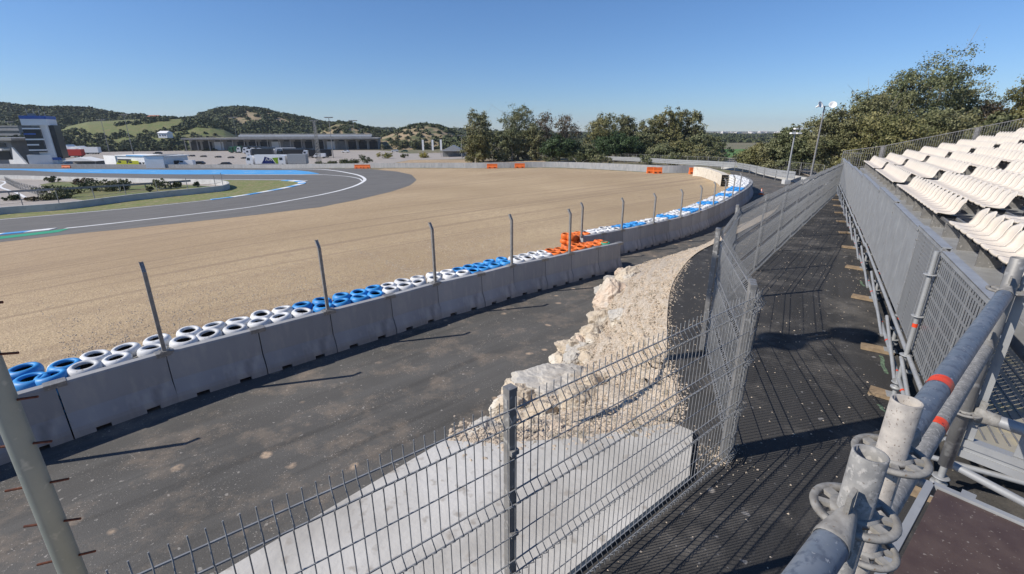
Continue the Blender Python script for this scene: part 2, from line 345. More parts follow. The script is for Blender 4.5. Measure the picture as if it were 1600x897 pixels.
# ------------------------------------------------------------------ mesh builder
class MB:
    def __init__(s): s.v = []; s.f = []; s.m = []; s.sm = []
    def add(s, vs, fs, mi=0, smooth=False):
        o = len(s.v); s.v += [tuple(p) for p in vs]
        for f in fs: s.f.append(tuple(o + i for i in f)); s.m.append(mi); s.sm.append(smooth)
    def box(s, c, d, rz=0, mi=0, M=None, taper=1.0):
        x, y, z = d[0]/2, d[1]/2, d[2]/2; co, si = math.cos(rz), math.sin(rz); vs = []
        for k in (-1, 1):
            t = taper if k > 0 else 1
            for a, b in ((-1,-1),(1,-1),(1,1),(-1,1)):
                X, Y, Z = a*x*t, b*y*t, k*z
                p = Vector((X, Y, Z))
                if M: p = M @ p
                vs.append((c[0] + p.x*co - p.y*si, c[1] + p.x*si + p.y*co, c[2] + p.z))
        s.add(vs, [(3,2,1,0),(4,5,6,7),(0,1,5,4),(1,2,6,5),(2,3,7,6),(3,0,4,7)], mi)
    def beam(s, p, q, w, h, mi=0, up=(0,0,1)):
        p = Vector(p); q = Vector(q); d = (q - p); L = d.length
        if L < 1e-6: return
        d /= L; sd = d.cross(Vector(up))
        if sd.length < 1e-4: sd = d.cross(Vector((1,0,0)))
        sd.normalize(); u = sd.cross(d); vs = []
        for e in (p, q):
            for a, b in ((-1,-1),(1,-1),(1,1),(-1,1)): vs.append(e + sd*a*w/2 + u*b*h/2)
        s.add(vs, [(3,2,1,0),(4,5,6,7),(0,1,5,4),(1,2,6,5),(2,3,7,6),(3,0,4,7)], mi)
    def tube(s, p, q, r, n=8, mi=0, r2=None, caps=True):
        s.path([p, q], [r, r if r2 is None else r2], n, mi, caps)
    def path(s, pts, r, n=6, mi=0, caps=True):
        pts = [Vector(p) for p in pts]; N = len(pts)
        if not hasattr(r, '__len__'): r = [r] * N
        vs = []; prev = None
        for i in range(N):
            d = (pts[min(i+1, N-1)] - pts[max(i-1, 0)]).normalized()
            if prev is None: a = d.orthogonal().normalized()
            else:
                a = prev - d * prev.dot(d); a = a.normalized() if a.length > 1e-5 else d.orthogonal().normalized()
            prev = a; b = d.cross(a)
            for k in range(n):
                t = 2*math.pi*k/n; vs.append(pts[i] + (a*math.cos(t) + b*math.sin(t)) * r[i])
        fs = [(i*n+k, i*n+(k+1)%n, (i+1)*n+(k+1)%n, (i+1)*n+k) for i in range(N-1) for k in range(n)]
        s.add(vs, fs, mi, True)
        if caps: s.add(vs[:n], [tuple(range(n-1, -1, -1))], mi); s.add(vs[-n:], [tuple(range(n))], mi)
    def lathe(s, prof, n=24, c=(0,0,0), mi=0, closed=False, M=None, mis=None, smooth=True):
        vs = []; P = len(prof)
        for k in range(n):
            t = 2*math.pi*k/n
            for r, z in prof:
                p = Vector((r*math.cos(t), r*math.sin(t), z))
                if M: p = M @ p
                vs.append(p + Vector(c))
        o = len(s.v); s.v += [tuple(p) for p in vs]
        for k in range(n):
            for i in range(P if closed else P-1):
                j = (i+1) % P; k2 = (k+1) % n
                s.f.append((o+k*P+i, o+k2*P+i, o+k2*P+j, o+k*P+j)); s.m.append(mis[i] if mis else mi); s.sm.append(smooth)
    def prism(s, poly, z0, z1, mi=0, hf=None):
        n = len(poly); poly = [Vector((p[0], p[1], 0)) for p in poly]
        tri = tessellate_polygon([poly]); 
        hf = hf or (lambda x, y: 0)
        vs = [(p.x, p.y, z0 + hf(p.x, p.y)) for p in poly] + [(p.x, p.y, z1 + hf(p.x, p.y)) for p in poly]
        ar = sum(poly[i].x*poly[(i+1)%n].y - poly[(i+1)%n].x*poly[i].y for i in range(n))
        fs = []
        for t in tri:
            a, b, c = t; cr = (poly[b]-poly[a]).cross(poly[c]-poly[a]).z
            if cr < 0: a, b, c = a, c, b
            fs.append((a+n, b+n, c+n)); fs.append((c, b, a))
        for i in range(n):
            j = (i+1) % n; fs.append((i, j, j+n, i+n) if ar > 0 else (j, i, i+n, j+n))
        s.add(vs, fs, mi)
    def build(s, name, mats, parent=None, loc=None, rz=0):
        me = bpy.data.meshes.new(name); me.from_pydata(s.v, [], s.f)
        if not isinstance(mats, (list, tuple)): mats = [mats]
        for m in mats: me.materials.append(m)
        me.polygons.foreach_set('material_index', s.m); me.polygons.foreach_set('use_smooth', s.sm); me.update()
        o = bpy.data.objects.new(name, me); COL.objects.link(o)
        if parent: o.parent = parent
        if loc is not None: o.location = loc
        if rz: o.rotation_euler.z = rz
        return o
def tag(o, label=None, cat=None, group=None, kind=None):
    if label: o['label'] = label
    if cat: o['category'] = cat
    if group: o['group'] = group
    if kind: o['kind'] = kind
    return o
def empty(name, loc=(0,0,0), rz=0):
    o = bpy.data.objects.new(name, None); COL.objects.link(o); o.location = loc; o.rotation_euler.z = rz
    o.empty_display_size = .2; return o
CH = {}
def kids(o):
    return [c for c in COL.objects if c.parent is o]
def snapshot(o):
    """the tree of a thing, listed once so copies in a loop are cheap"""
    return (o, [(c, [(g, []) for g in kids(c)]) for c in kids(o)])
def copy_tree(snap, parent=None):
    o, ch = snap; c = o.copy(); COL.objects.link(c)
    if parent: c.parent = parent
    for k in ch: copy_tree(k, c)
    return c
ORD = ['first','second','third','fourth','fifth','sixth','seventh','eighth','ninth','tenth','eleventh','twelfth','thirteenth','fourteenth','fifteenth','sixteenth','seventeenth','eighteenth','nineteenth','twentieth',
       'twenty-first','twenty-second','twenty-third','twenty-fourth','twenty-fifth','twenty-sixth','twenty-seventh','twenty-eighth','twenty-ninth','thirtieth']
ORD += ['thirty-' + q for q in ORD[:9]] + ['fortieth'] + ['forty-' + q for q in ORD[:9]] + ['fiftieth'] + ['fifty-' + q for q in ORD[:9]]
def resample(pts, step, extra=0):
    pts = [Vector(p) for p in pts]; out = [pts[0].copy()]; acc = 0
    for a, b in zip(pts, pts[1:]):
        L = (b - a).length
        while acc + L >= step - 1e-9:
            t = (step - acc) / L; a = a + (b - a) * t; out.append(a.copy()); L = (b - a).length; acc = 0
            if L < 1e-9: break
        acc += L
    return out
def smoothline(pts, n=8):
    pts = [Vector(p) for p in pts]; out = []
    P = [pts[0]*2 - pts[1]] + pts + [pts[-1]*2 - pts[-2]]
    for i in range(1, len(P) - 2):
        for k in range(n):
            t = k / n; a, b, c, d = P[i-1], P[i], P[i+1], P[i+2]
            out.append(.5 * ((2*b) + (c-a)*t + (2*a-5*b+4*c-d)*t*t + (3*b-a-3*c+d)*t**3))
    out.append(pts[-1]); return out
def normals2d(pts):
    """left-hand unit normals of a polyline in plan"""
    out = []
    for i in range(len(pts)):
        d = pts[min(i+1, len(pts)-1)] - pts[max(i-1, 0)]; d.z = 0; d.normalize(); out.append(Vector((-d.y, d.x, 0)))
    return out

# ------------------------------------------------------------------ draped sheets
def sheet(name, poly, lift, material, kind='structure'):
    poly = [Vector((p[0], p[1], 0)) for p in poly]
    bm = bmesh.new(); vs = [bm.verts.new(p) for p in poly]
    for a, b, c in tessellate_polygon([poly]):
        if (poly[b]-poly[a]).cross(poly[c]-poly[a]).z < 0: b, c = c, b
        try: bm.faces.new((vs[a], vs[b], vs[c]))
        except ValueError: pass
    x0 = min(p.x for p in poly); x1 = max(p.x for p in poly); y0 = min(p.y for p in poly); y1 = max(p.y for p in poly)
    def cut(co, no): bmesh.ops.bisect_plane(bm, geom=bm.verts[:] + bm.edges[:] + bm.faces[:], dist=1e-5, plane_co=co, plane_no=no)
    for i in range(math.floor(x0/GS), math.ceil(x1/GS) + 1): cut((i*GS, 0, 0), (1, 0, 0))
    for i in range(math.floor(y0/GS), math.ceil(y1/GS) + 1): cut((0, i*GS, 0), (0, 1, 0))
    for i in range(math.floor((x0-y1)/GS), math.ceil((x1-y0)/GS) + 1): cut((i*GS, 0, 0), (1, -1, 0))
    for v in bm.verts: v.co.z = H(v.co.x, v.co.y) + lift
    me = bpy.data.meshes.new(name); bm.to_mesh(me); bm.free(); me.materials.append(material)
    o = bpy.data.objects.new(name, me); COL.objects.link(o); o['kind'] = kind
    return o
def band(name, pts, width, lift, material, side=0):
    """strip of constant width along a plan polyline"""
    pts = [Vector((p[0], p[1], 0)) for p in pts]; nn = normals2d(pts)
    a = [p + n*width*(.5 + side/2) for p, n in zip(pts, nn)]; b = [p - n*width*(.5 - side/2) for p, n in zip(pts, nn)]
    return sheet(name, a + b[::-1], lift, material)
def GP(pxs): return [G(*p) for p in pxs]

# ================================================================== THE GROUND
def ground_sheet():
    ex = [-9000, -5000, -3000, -1800, -1100, -700, -500]
    xs = np.r_[ex, gxs, [300, 420, 600, 900, 1400, 2400, 4500, 9000]]
    ys = np.r_[[-3000, -900, -300, -120, -70], gys, [620, 720, 900, 1200, 1700, 2600, 4200, 7000, 14000]]
    X, Y = np.meshgrid(xs, ys, indexing='ij'); Z = np.empty_like(X)
    i0 = len(ex); j0 = 5
    Z[:] = hsm(X, Y); Z[i0:i0+len(gxs), j0:j0+len(gys)] = ZG
    nx, ny = X.shape
    v = np.stack([X, Y, Z], -1).reshape(-1, 3)
    idx = np.arange(nx*ny).reshape(nx, ny)
    a = idx[:-1, :-1].ravel(); b = idx[1:, :-1].ravel(); c = idx[1:, 1:].ravel(); d = idx[:-1, 1:].ravel()
    f = np.r_[np.stack([a, b, c], 1), np.stack([a, c, d], 1)]
    me = bpy.data.meshes.new('ground'); me.from_pydata(v.tolist(), [], f.tolist()); me.materials.append(M_dirt); me.update()
    o = bpy.data.objects.new('ground', me); COL.objects.link(o); o['kind'] = 'structure'
ground_sheet()

# line of the barrier wall (front top edge), read at its real height
WT = 1.2
W1 = [GZ(x, y, WT) for x, y in [(14,613),(86,601),(258,552),(403,515.5),(515,487),(610,463),(683,443),(752,428),(802,415),(852,405),(893,396),(935,387),(970,380)]]
W1J = [Vector((p.x, p.y, 0)) for p in W1[1:]]; W1J = [W1J[0]*3 - W1J[1]*2, W1J[0]*2 - W1J[1]] + W1J
W1 = [W1[0]*2 - W1[1] + Vector((-.9,-.3,0))] + W1
W2 = [GZ(x, y, WT) for x, y in [(906,371),(942,365),(973,359.5),(1002,354),(1026,348.5),(1065,340),(1094,331),(1113,324),(1131,316),(1148,307),(1165.5,296.5),(1175,288),(1176,282.5),(1168,277),(1155,272.5)]]
def flat(ps): return [Vector((p.x, p.y, 0)) for p in ps]
W1 = smoothline(flat(W1), 6); W2 = smoothline(flat(W2), 6)
def offs(pts, d):
    return [p + n*d for p, n in zip(pts, normals2d(pts))]
# gravel side is on the left of the walking direction
WG = offs(W1, .45) + offs(W2, .45)

toe = [(-9,-6),(-5.2,3.0),(-2.6,6.3),(-.56,8.77),(.15,9.65),(.82,10.6),(2.05,12.9),(3.1,15.6),(4.06,18.7),(5.6,20.9),(8.1,23.0),(10.4,25.0),(13,28),(18,34),(23,39),(28,42.5),(33,46.5),(38,54),(42,66),(46,80)]
crest = [(-7,-3),(-4.2,0),(-1.92,2.5),(-.66,3.86),(.3,3.85),(1.1,3.98),(1.72,4.35),(2.0,5.0),(2.16,5.8),(2.93,8.15),(3.67,9.8),(5.0,12.0),(7.5,14.9),(10.5,18.7),(14,24),(18,29.5),(24,37),(30,44),(36,52),(44,66)]
def PH(x, y):
    """height of the upper platform"""
    s = (x - 2.0) * .535 + (y - 3.7) * .845
    return 3.0 - max(0, s - 6) * .016 - max(0, s - 34) * .08

T_out = [(-90,389.5),(0,378.5),(100,367),(200,357.5),(300,347),(400,336),(500,324),(560,312),(610,300),(640,290),(651,281),(643,273),(620,268),(590,265.5)]
T_far = [(560,263.4),(480,262.7),(350,261.9),(200,261.4),(60,260.8),(-90,260)]
far_bar = [(-90,260.5),(60,261.5),(200,262),(350,262.5),(480,262.6),(575,262.3),(700,262.2),(765,262.5),(860,261.5),(930,264),(1000,268),(1040,270),(1086,270)]
gr = flat(WG) + GP([(1150,274),(1131,269.5),(1100,268)] + far_bar[:0]) + GP([(1086,271),(1040,271),(1000,269),(930,265),(860,262.5),(765,263.5),(700,263.2),(600,263.4)]) + \
     GP(T_out[::-1]) + [Vector((-75,-10,0)), Vector((-25,-18,0)), Vector((-20,-4,0))]
sheet('gravel_trap', gr, .004, M_gravel)
road = [Vector((-22,-12,0))] + flat(W1[:1]) + flat(offs(W1, .4)) + flat(offs(W2, .4)) + GP([(1140,266),(1128,262),(1100,258.5)]) + \
       [Vector((70,110,0)), Vector((60,80,0)), Vector((46,50,0)), Vector((40,10,0)), Vector((30,-25,0)), Vector((-10,-25,0))]
sheet('service_road', road, .008, M_road)
sheet('race_track', GP(T_out + T_far), .012, M_track)
T_in = [(-90,350),(0,342.5),(100,334),(200,325),(300,315),(370,307),(430,297),(462,290),(474,286.3),(465,283),(440,282),(360,281.5),(200,279.5),(100,277),(0,274.8),(-90,274)]
sheet('track_verge', GP(T_in), .016, M_verge)
wallpx = [(-90,346.5),(0,335.5),(107,327),(214,313),(332,300.7),(352,297.4),(358,294),(352,290.5),(333,288.5),(300,287.2),(200,284.7),(100,282),(16,279.5),(-90,278)]
cw = smoothline(flat(GP(wallpx)), 6)
inner = offs(cw, .1)
sheet('inner_service_road', inner, .020, M_padd)
sheet('inner_grass', GP([(62,288.5),(92,284),(200,287),(300,289.5),(332,291.5),(345,293.5),(330,297),(214,309),(150,315),(95,309)]), .024, M_green)
sheet('blue_runoff', GP([(-90,262.8),(30,263.6),(200,264.6),(350,265.2),(460,265.9),(482,268),(500,271.7),(470,272.6),(350,272.4),(200,271.4),(107,269.6),(30,265.8),(-90,265.2)]), .016, M_bluep)
def line(name, px, wdt, m=None, lift=.022): return band(name, smoothline(flat(GP(px)), 5), wdt, lift, m or M_white)
line('track_edge_line', [(102,357),(200,346.5),(300,335),(400,322.5),(470,310.5),(520,300.5),(552,291.5),(566,285),(570,280),(562,274.5),(545,270.5),(520,266.5),(495,264.6),(440,263.8)], .58)
line('inner_edge_line', [(-90,351),(0,343.3),(100,334.8),(200,325.8),(300,315.8),(372,307.5)], .3)
line('blue_edge_line', [(350,273),(430,273.1),(505,273.2)], .5)
line('thin_inner_line', [(505,273),(540,275.5),(560,279),(566,283)], .28)
line('far_inner_line', [(480,282.5),(440,281.2),(360,280.7),(200,278.8),(100,276.4),(0,274),(-90,273.2)], .45)
def kerb(name, px, wdt, seg, mats, side=0):
    pts = resample(smoothline(flat(GP(px)), 6), seg)
    nn = normals2d(pts); ms = [MB(), MB()]
    for i in range(len(pts)-1):
        a0, b0 = pts[i] + nn[i]*wdt*(.5+side/2), pts[i] - nn[i]*wdt*(.5-side/2)
        a1, b1 = pts[i+1] + nn[i+1]*wdt*(.5+side/2), pts[i+1] - nn[i+1]*wdt*(.5-side/2)
        q = [b0, b1, a1, a0]
        vs = [(p.x, p.y, H(p.x, p.y) - .05) for p in q] + [(p.x, p.y, H(p.x, p.y) + .07) for p in q]
        ms[0].add(vs, [(4,5,6,7),(0,1,5,4),(1,2,6,5),(2,3,7,6),(3,0,4,7)], i % 2)
    return ms[0].build(name, mats)
k = kerb('inner_kerb', [(330,312.2),(372,307),(430,297),(460,290.5),(473,286.3),(464,283.2),(440,282)], 1.3, 2.6, [M_bluep, M_white]); k['kind'] = 'structure'
k = kerb('outer_kerb', [(-90,375.5),(0,366.5),(101,356.5)], 1.2, 2.2, [M_bluep, M_white]); k['kind'] = 'structure'
band('green_kerb_strip', smoothline(flat(GP([(-90,382),(0,372),(101,360)])), 5), 2.4, .03, M_greenp)
# paddock
sheet('paddock', GP([(-90,257),(60,258.5),(200,259.8),(480,260.6),(575,260),(610,252),(640,244),(620,237),(590,235),(450,234),(300,232),(180,234),(60,236),(-90,236)]), .006, M_padd)
sheet('dirt_lot', GP([(600,259),(700,259.5),(775,259),(880,257.5),(925,256),(870,251.5),(780,250),(700,249.5),(640,250)]), .007, M_gravel)
sheet('access_road', GP([(560,260),(600,258),(640,250),(700,249),(740,247),(735,238),(640,240),(600,238)]), .010, M_padd)
sheet('field', GP([(1110,233),(1240,233),(1240,246),(1110,246)]), .006, M_field)
sheet('far_lane', GP([(1105,251),(1250,250),(1250,258),(1105,260)]), .006, M_padd)

M_spray = mat('green_spray_paint', (.16,.24,.15), (.06,.08,.06), 30, .8)
# ------------------------------------------------------------------ upper platform, embankment, pad
def loft():
    def rs(poly, n):
        pts = smoothline(flat([Vector((*p, 0)) for p in poly]), 10)
        L = [0]
        for a, b in zip(pts, pts[1:]): L.append(L[-1] + (b-a).length)
        out = []
        for k in range(n):
            t = L[-1]*(k/(n-1))**1.0; i = min(max(np.searchsorted(L, t), 1), len(pts)-1)
            q = (t - L[i-1]) / max(L[i]-L[i-1], 1e-9); out.append(pts[i-1].lerp(pts[i], q))
        return out
    # pair crest and toe by nearest arc position of matching control points
    n = len(crest); A = []; B = []
    cr = smoothline([Vector((*p, 0)) for p in crest], 10); te = smoothline([Vector((*p, 0)) for p in toe], 10)
    return cr, te
CR, TE = loft()
EM_ROWS = []
def em_point(c, t, k):
    p = c.lerp(t, k); z0 = PH(c.x, c.y)
    kk = k ** .9
    z = z0*(1-kk)
    return Vector((p.x, p.y, z))
def build_embankment():
    mb = MB(); NR = 26
    n = len(CR); vs = []; rr = random.Random(3)
    for i in range(n):
        c, t = CR[i], TE[i]
        for j in range(NR+1):
            k = j/NR; p = em_point(c, t, k)
            if 0 < j < NR: p = p + Vector((rr.uniform(-.05,.05), rr.uniform(-.05,.05), rr.uniform(-.05,.06)))
            if j == NR: p.z = -.05
            if j == 0: p.z += .02
            vs.append(p)
    W = NR+1
    fs = [(i*W+j, i*W+j+1, (i+1)*W+j+1, (i+1)*W+j) for i in range(n-1) for j in range(NR)]
    mb.add(vs, fs, 0, True)
    o = mb.build('gravel_embankment', M_peb); o['kind'] = 'structure'
    return o
build_embankment()
from mathutils.bvhtree import BVHTree
EMO = bpy.data.objects['gravel_embankment']
EMB = BVHTree.FromPolygons([v.co[:] for v in EMO.data.vertices], [p.vertices[:] for p in EMO.data.polygons])
def GE(px, py):
    d = Vector(ray(px, py)).normalized(); h = EMB.ray_cast(Vector((0, 0, CAMZ)), d)
    return h[0] if h[0] else GZ(px, py, 0)
plat = [(p.x, p.y) for p in CR] + [(70,60),(60,20),(45,-25),(5,-25),(-7,-25)]
mb = MB()
# the platform as a fine grid clipped to its outline, so it follows PH
def plateau():
    poly = [Vector((p[0], p[1], 0)) for p in plat]
    bm = bmesh.new(); vs = [bm.verts.new(p) for p in poly]
    for a, b, c in tessellate_polygon([poly]):
        if (poly[b]-poly[a]).cross(poly[c]-poly[a]).z < 0: b, c = c, b
        try: bm.faces.new((vs[a], vs[b], vs[c]))
        except ValueError: pass
    for i in range(-6, 36):
        bmesh.ops.bisect_plane(bm, geom=bm.verts[:]+bm.edges[:]+bm.faces[:], dist=1e-5, plane_co=(i*2*.535, i*2*.845+3, 0), plane_no=(.535,.845,0))
    for v in bm.verts: v.co.z = PH(v.co.x, v.co.y)
    r = bmesh.ops.extrude_face_region(bm, geom=bm.faces[:]); 
    for g in r['geom']:
        if isinstance(g, bmesh.types.BMVert): g.co.z += 0
    for v in bm.verts:
        pass
    low = [g for g in r['geom'] if isinstance(g, bmesh.types.BMVert)]
    lows = set(low)
    for v in bm.verts:
        if v not in lows: v.co.z -= .35
    bmesh.ops.recalc_face_normals(bm, faces=bm.faces[:])
    me = bpy.data.meshes.new('upper_walkway'); bm.to_mesh(me); bm.free(); me.materials.append(M_plateau)
    o = bpy.data.objects.new('upper_walkway', me); COL.objects.link(o); o['kind'] = 'structure'
plateau()
# concrete pad of the retaining wall
mb = MB()
padp = [(1.87,4.07),(1.60,3.42),(.46,2.5),(-1.2,1.15),(-2.9,-.4),(-4.6,-2.2),(-7,-4.4),(-8.2,-3.2),(-4.3,.05),(-1.97,2.53),(-.68,3.92),(-.2,3.88),(.38,3.93),(1.0,4.04),(1.70,4.22)]
mb.prism(padp, -.2, 3.06)
o = mb.build('concrete_pad', M_pad); tag(o, 'white concrete slab beyond the mesh fence at the foot of the gravel heap', 'concrete slab')

# rocks
def rock(name, loc, size, seed, m, rz=0):
    rr = random.Random(seed); bm = bmesh.new(); bmesh.ops.create_icosphere(bm, subdivisions=5, radius=.5)
    pl = []
    for _ in range(17):
        d = Vector((rr.gauss(0,1), rr.gauss(0,1), rr.gauss(0,1))).normalized(); pl.append((d, rr.uniform(.24, .40)))
    from mathutils import noise
    for v in bm.verts:
        p = v.co.copy()
        for d, k in pl:
            e = p.dot(d) - k
            if e > 0: p -= d*e*.92
        o_ = Vector((seed*3.1, seed, 0)); p += p.normalized() * (noise.noise(p*4 + o_)*.06 + (abs(noise.noise(p*7 + o_)) - .2)*-.07 + (abs(noise.noise(p*16 + o_)) - .2)*-.035 + noise.noise(p*40 + o_)*.010)
        v.co = Vector((p.x*size[0]*1.2, p.y*size[1]*1.2, p.z*size[2]*1.2))
    me = bpy.data.meshes.new(name); bm.to_mesh(me); bm.free(); me.materials.append(m)
    for p in me.polygons: p.use_smooth = False
    o = bpy.data.objects.new(name, me); COL.objects.link(o); o.location = loc; o.rotation_euler = (rr.uniform(-.2,.2), rr.uniform(-.2,.2), rz or rr.uniform(0, 6))
    return o
RK = [ # px, py of centre, width px, height px, kind, label
 (957,456,46,52,M_rockp,'large pinkish boulder at the far end of the rock edging'),
 (988,428,40,22,M_rock,'ochre flat boulder topmost beside the gravel heap'),
 (972,436,22,18,M_rock,'small cream stone wedged between the pink boulder and the ochre one'),
 (944,492,38,44,M_rock,'cream boulder just below the large pinkish one'),
 (968,490,26,30,M_rockg,'pale stone lying inside the edging behind the cream boulder'),
 (930,520,44,34,M_rock,'long pale boulder midway down the rock edging'),
 (905,545,34,28,M_rockg,'rounded grey-white stone leaning against the gravel, midway'),
 (893,542,38,34,M_rock,'yellowish angular rock on the road side, standing highest near the middle'),
 (899,562,36,28,M_rockg,'grey cracked rock under the yellowish angular one'),
 (922,556,22,24,M_rock,'cream rock to the right of the grey cracked rock'),
 (875,556,16,14,M_rock,'small stone left of the yellowish angular rock'),
 (880,590,100,52,M_rockg,'very large grey and cream boulder behind the fence'),
 (838,600,66,50,M_rock,'long cream slab of rock sloping towards the road'),
 (812,628,50,44,M_rock,'cream rock behind the middle fence post'),
 (850,640,46,40,M_rock,'pale rock in front of the very large boulder'),
 (905,625,60,44,M_rock,'wide pale boulder behind the fence, right of the very large grey one'),
 (785,655,40,30,M_rock,'low rock at the near end of the edging'),
 (930,600,40,30,M_rock,'half buried stone at the edge of the gravel behind the fence'),
 (755,668,40,22,M_rockg,'last low grey stone beside the white slab'),
 (826,662,26,18,M_rock,'small broken stone at the edge of the white slab'),
 (722,684,30,14,M_rock,'flat sliver of rock on the road side of the white slab'),
 (870,668,26,18,M_rockp,'small pinkish broken stone on the rubble above the slab')]
for i, (px, py, wp, hp, m, lb) in enumerate(RK):
    p = GE(px, py + hp*.2); dep = p.y*CT + (CAMZ - p.z)*ST
    sx = wp*dep/F*1.32; sz = hp*dep/F*1.3
    tag(rock('rock', p + Vector((0, .15*sx, -.08*sz)), (sx, sx*.9, max(sz, sx*.45)), 11+i, m, .001), lb, 'rock', 'rocks edging the gravel heap')
rf = random.Random(77)
for i in range(40):
    q = rf.random(); k_ = 36 + int(q*50)
    c, t = CR[k_], TE[k_]; kk = rf.uniform(.74, 1.0)
    p = em_point(c, t, kk); sz_ = rf.uniform(.30, .62)*(1.25 if k_ < 60 else 1)
    tag(rock('rock', p + Vector((0, 0, sz_*.08)), (sz_*rf.uniform(.9,1.4), sz_, sz_*rf.uniform(.6,.9)), 60+i, [M_rock, M_rockp, M_rock, M_rockg][i % 4]), 'broken cream stone packed between the larger rocks at the edge of the gravel heap', 'rock', 'small stones between the edging rocks')
# loose stones on the slope: nobody could count them
def stones():
    mb = MB(); rr = random.Random(5)
    ico = bmesh.new(); bmesh.ops.create_icosphere(ico, subdivisions=1, radius=1); iv = [v.co.copy() for v in ico.verts]; ifs = [tuple(v.index for v in f.verts) for f in ico.faces]; ico.free()
    V = []; Fs = []
    def put(p, r):
        o = len(V); q = [Vector((rr.uniform(.7,1.2), rr.uniform(.7,1.2), rr.uniform(.5,.9))) for _ in range(1)][0]
        a = rr.uniform(0, 6.28); ca, sa = math.cos(a), math.sin(a)
        for v in iv:
            k = rr.uniform(.78, 1.15); x, y, z = v.x*q.x*r*k, v.y*q.y*r*k, v.z*q.z*r*k
            V.append((p.x + x*ca - y*sa, p.y + x*sa + y*ca, p.z + z*.8))
        Fs.extend([tuple(o+j for j in f) for f in ifs])
    n = len(CR)
    cnt = 0
    while cnt < 17000:
        i = int((rr.random()**.8) * 150) + 18
        if i >= n-2: continue
        k = rr.random(); c, t = CR[i], TE[i]
        c2, t2 = CR[i+1], TE[i+1]; q = rr.random()
        p = em_point(c.lerp(c2, q), t.lerp(t2, q), k*.97)
        d = (p - Vector((0,0,CAMZ))).length
        if d > 26: continue
        put(p + Vector((0,0,.01)), rr.uniform(.010, .023)*(.9 + d*.045) * (1.7 if rr.random() < .02 else 1)); cnt += 1
    for _ in range(1300):      # spill over the crest on to the dark asphalt
        i = rr.randint(48, 105); c = CR[i]; c2 = CR[i+1]; nn = (c2-c).normalized(); nn = Vector((nn.y, -nn.x, 0))
        p = c.lerp(c2, rr.random()) + nn*abs(rr.gauss(0,.11))*rr.random(); p.z = PH(p.x, p.y) + .004
        put(p, rr.uniform(.005, .018))
    for _ in range(1300):      # rubble along the far edge of the slab
        a = padp[-5]; b = padp[-1]; q = rr.random()
        x = -.65 + 2.35*q; y = 3.88 + .3*q*q + rr.gauss(.10,.12)*(1.2-.5*q); put(Vector((x, y, 3.055 if y < 3.9+.3*q*q else 3.02)), rr.uniform(.006,.022) if rr.random() < .93 else rr.uniform(.022,.05))
    for _ in range(260):      # crumbs of mortar round the corner post
        a_ = rr.uniform(0, 6.28); q_ = abs(rr.gauss(0, .16)); x = 1.98 + q_*math.cos(a_)*1.3; y = 3.74 + q_*math.sin(a_); put(Vector((x, y, 3.004)), rr.uniform(.004, .012))
    me = bpy.data.meshes.new('loose_stones'); me.from_pydata(V, [], Fs); me.materials.append(M_stone)
    o = bpy.data.objects.new('loose_stones', me); COL.objects.link(o)
    tag(o, 'pale crushed stone heaped beside the rocks and spilling on to the asphalt', 'crushed stone', kind='stuff')
stones()
# grit on the dark walkway
def grit():
    V = []; Fs = []; rr = random.Random(9)
    for _ in range(2600):
        s = rr.uniform(-4, 20); wv = rr.uniform(-3.2, 1.5)
        if rr.random() < .35: wv = -2.55 + rr.gauss(0, .12)
        x = 4.56 + .535*s + .845*wv; y = 4.76 + .845*s - .535*wv; z = PH(x, y)
        r = rr.uniform(.004, .016); a = rr.uniform(0, 6.28); o = len(V)
        for k in range(4): V.append((x + r*math.cos(a+k*1.571)*rr.uniform(.6,1.2), y + r*math.sin(a+k*1.571)*rr.uniform(.6,1.2), z+.001))
        V.append((x, y, z + r*.7)); Fs += [(o,o+1,o+4),(o+1,o+2,o+4),(o+2,o+3,o+4),(o+3,o,o+4)]
    me = bpy.data.meshes.new('asphalt_grit'); me.from_pydata(V, [], Fs); me.materials.append(M_stone)
    o = bpy.data.objects.new('asphalt_grit', me); COL.objects.link(o); tag(o, 'pale grit scattered over the dark walkway', 'grit', kind='stuff')
grit()

def trap_stones():
    V = []; Fs = []; rr = random.Random(12)
    for _ in range(9000):
        i = rr.randint(2, len(W1)-2); p = W1[i].lerp(W1[i+1] if i+1 < len(W1) else W1[i], rr.random()); n = normals2d([W1[i-1], W1[i+1 if i+1 < len(W1) else i]])[0]
        p = p + n*(1.3 + abs(rr.gauss(0, 5))); r = rr.uniform(.012, .035); o = len(V); a = rr.uniform(0, 6.28); z = H(p.x, p.y) + .004
        for k in range(4): V.append((p.x + r*math.cos(a+k*1.571)*rr.uniform(.6,1.2), p.y + r*math.sin(a+k*1.571)*rr.uniform(.6,1.2), z))
        V.append((p.x, p.y, z + r*.8)); Fs += [(o,o+1,o+4),(o+1,o+2,o+4),(o+2,o+3,o+4),(o+3,o,o+4)]
    me = bpy.data.meshes.new('trap_pebbles'); me.from_pydata(V, [], Fs); me.materials.append(M_peb)
    o = bpy.data.objects.new('trap_pebbles', me); COL.objects.link(o); tag(o, 'coarse pebbles lying on the raked gravel beside the tyre wall', 'pebbles', kind='stuff')
trap_stones()

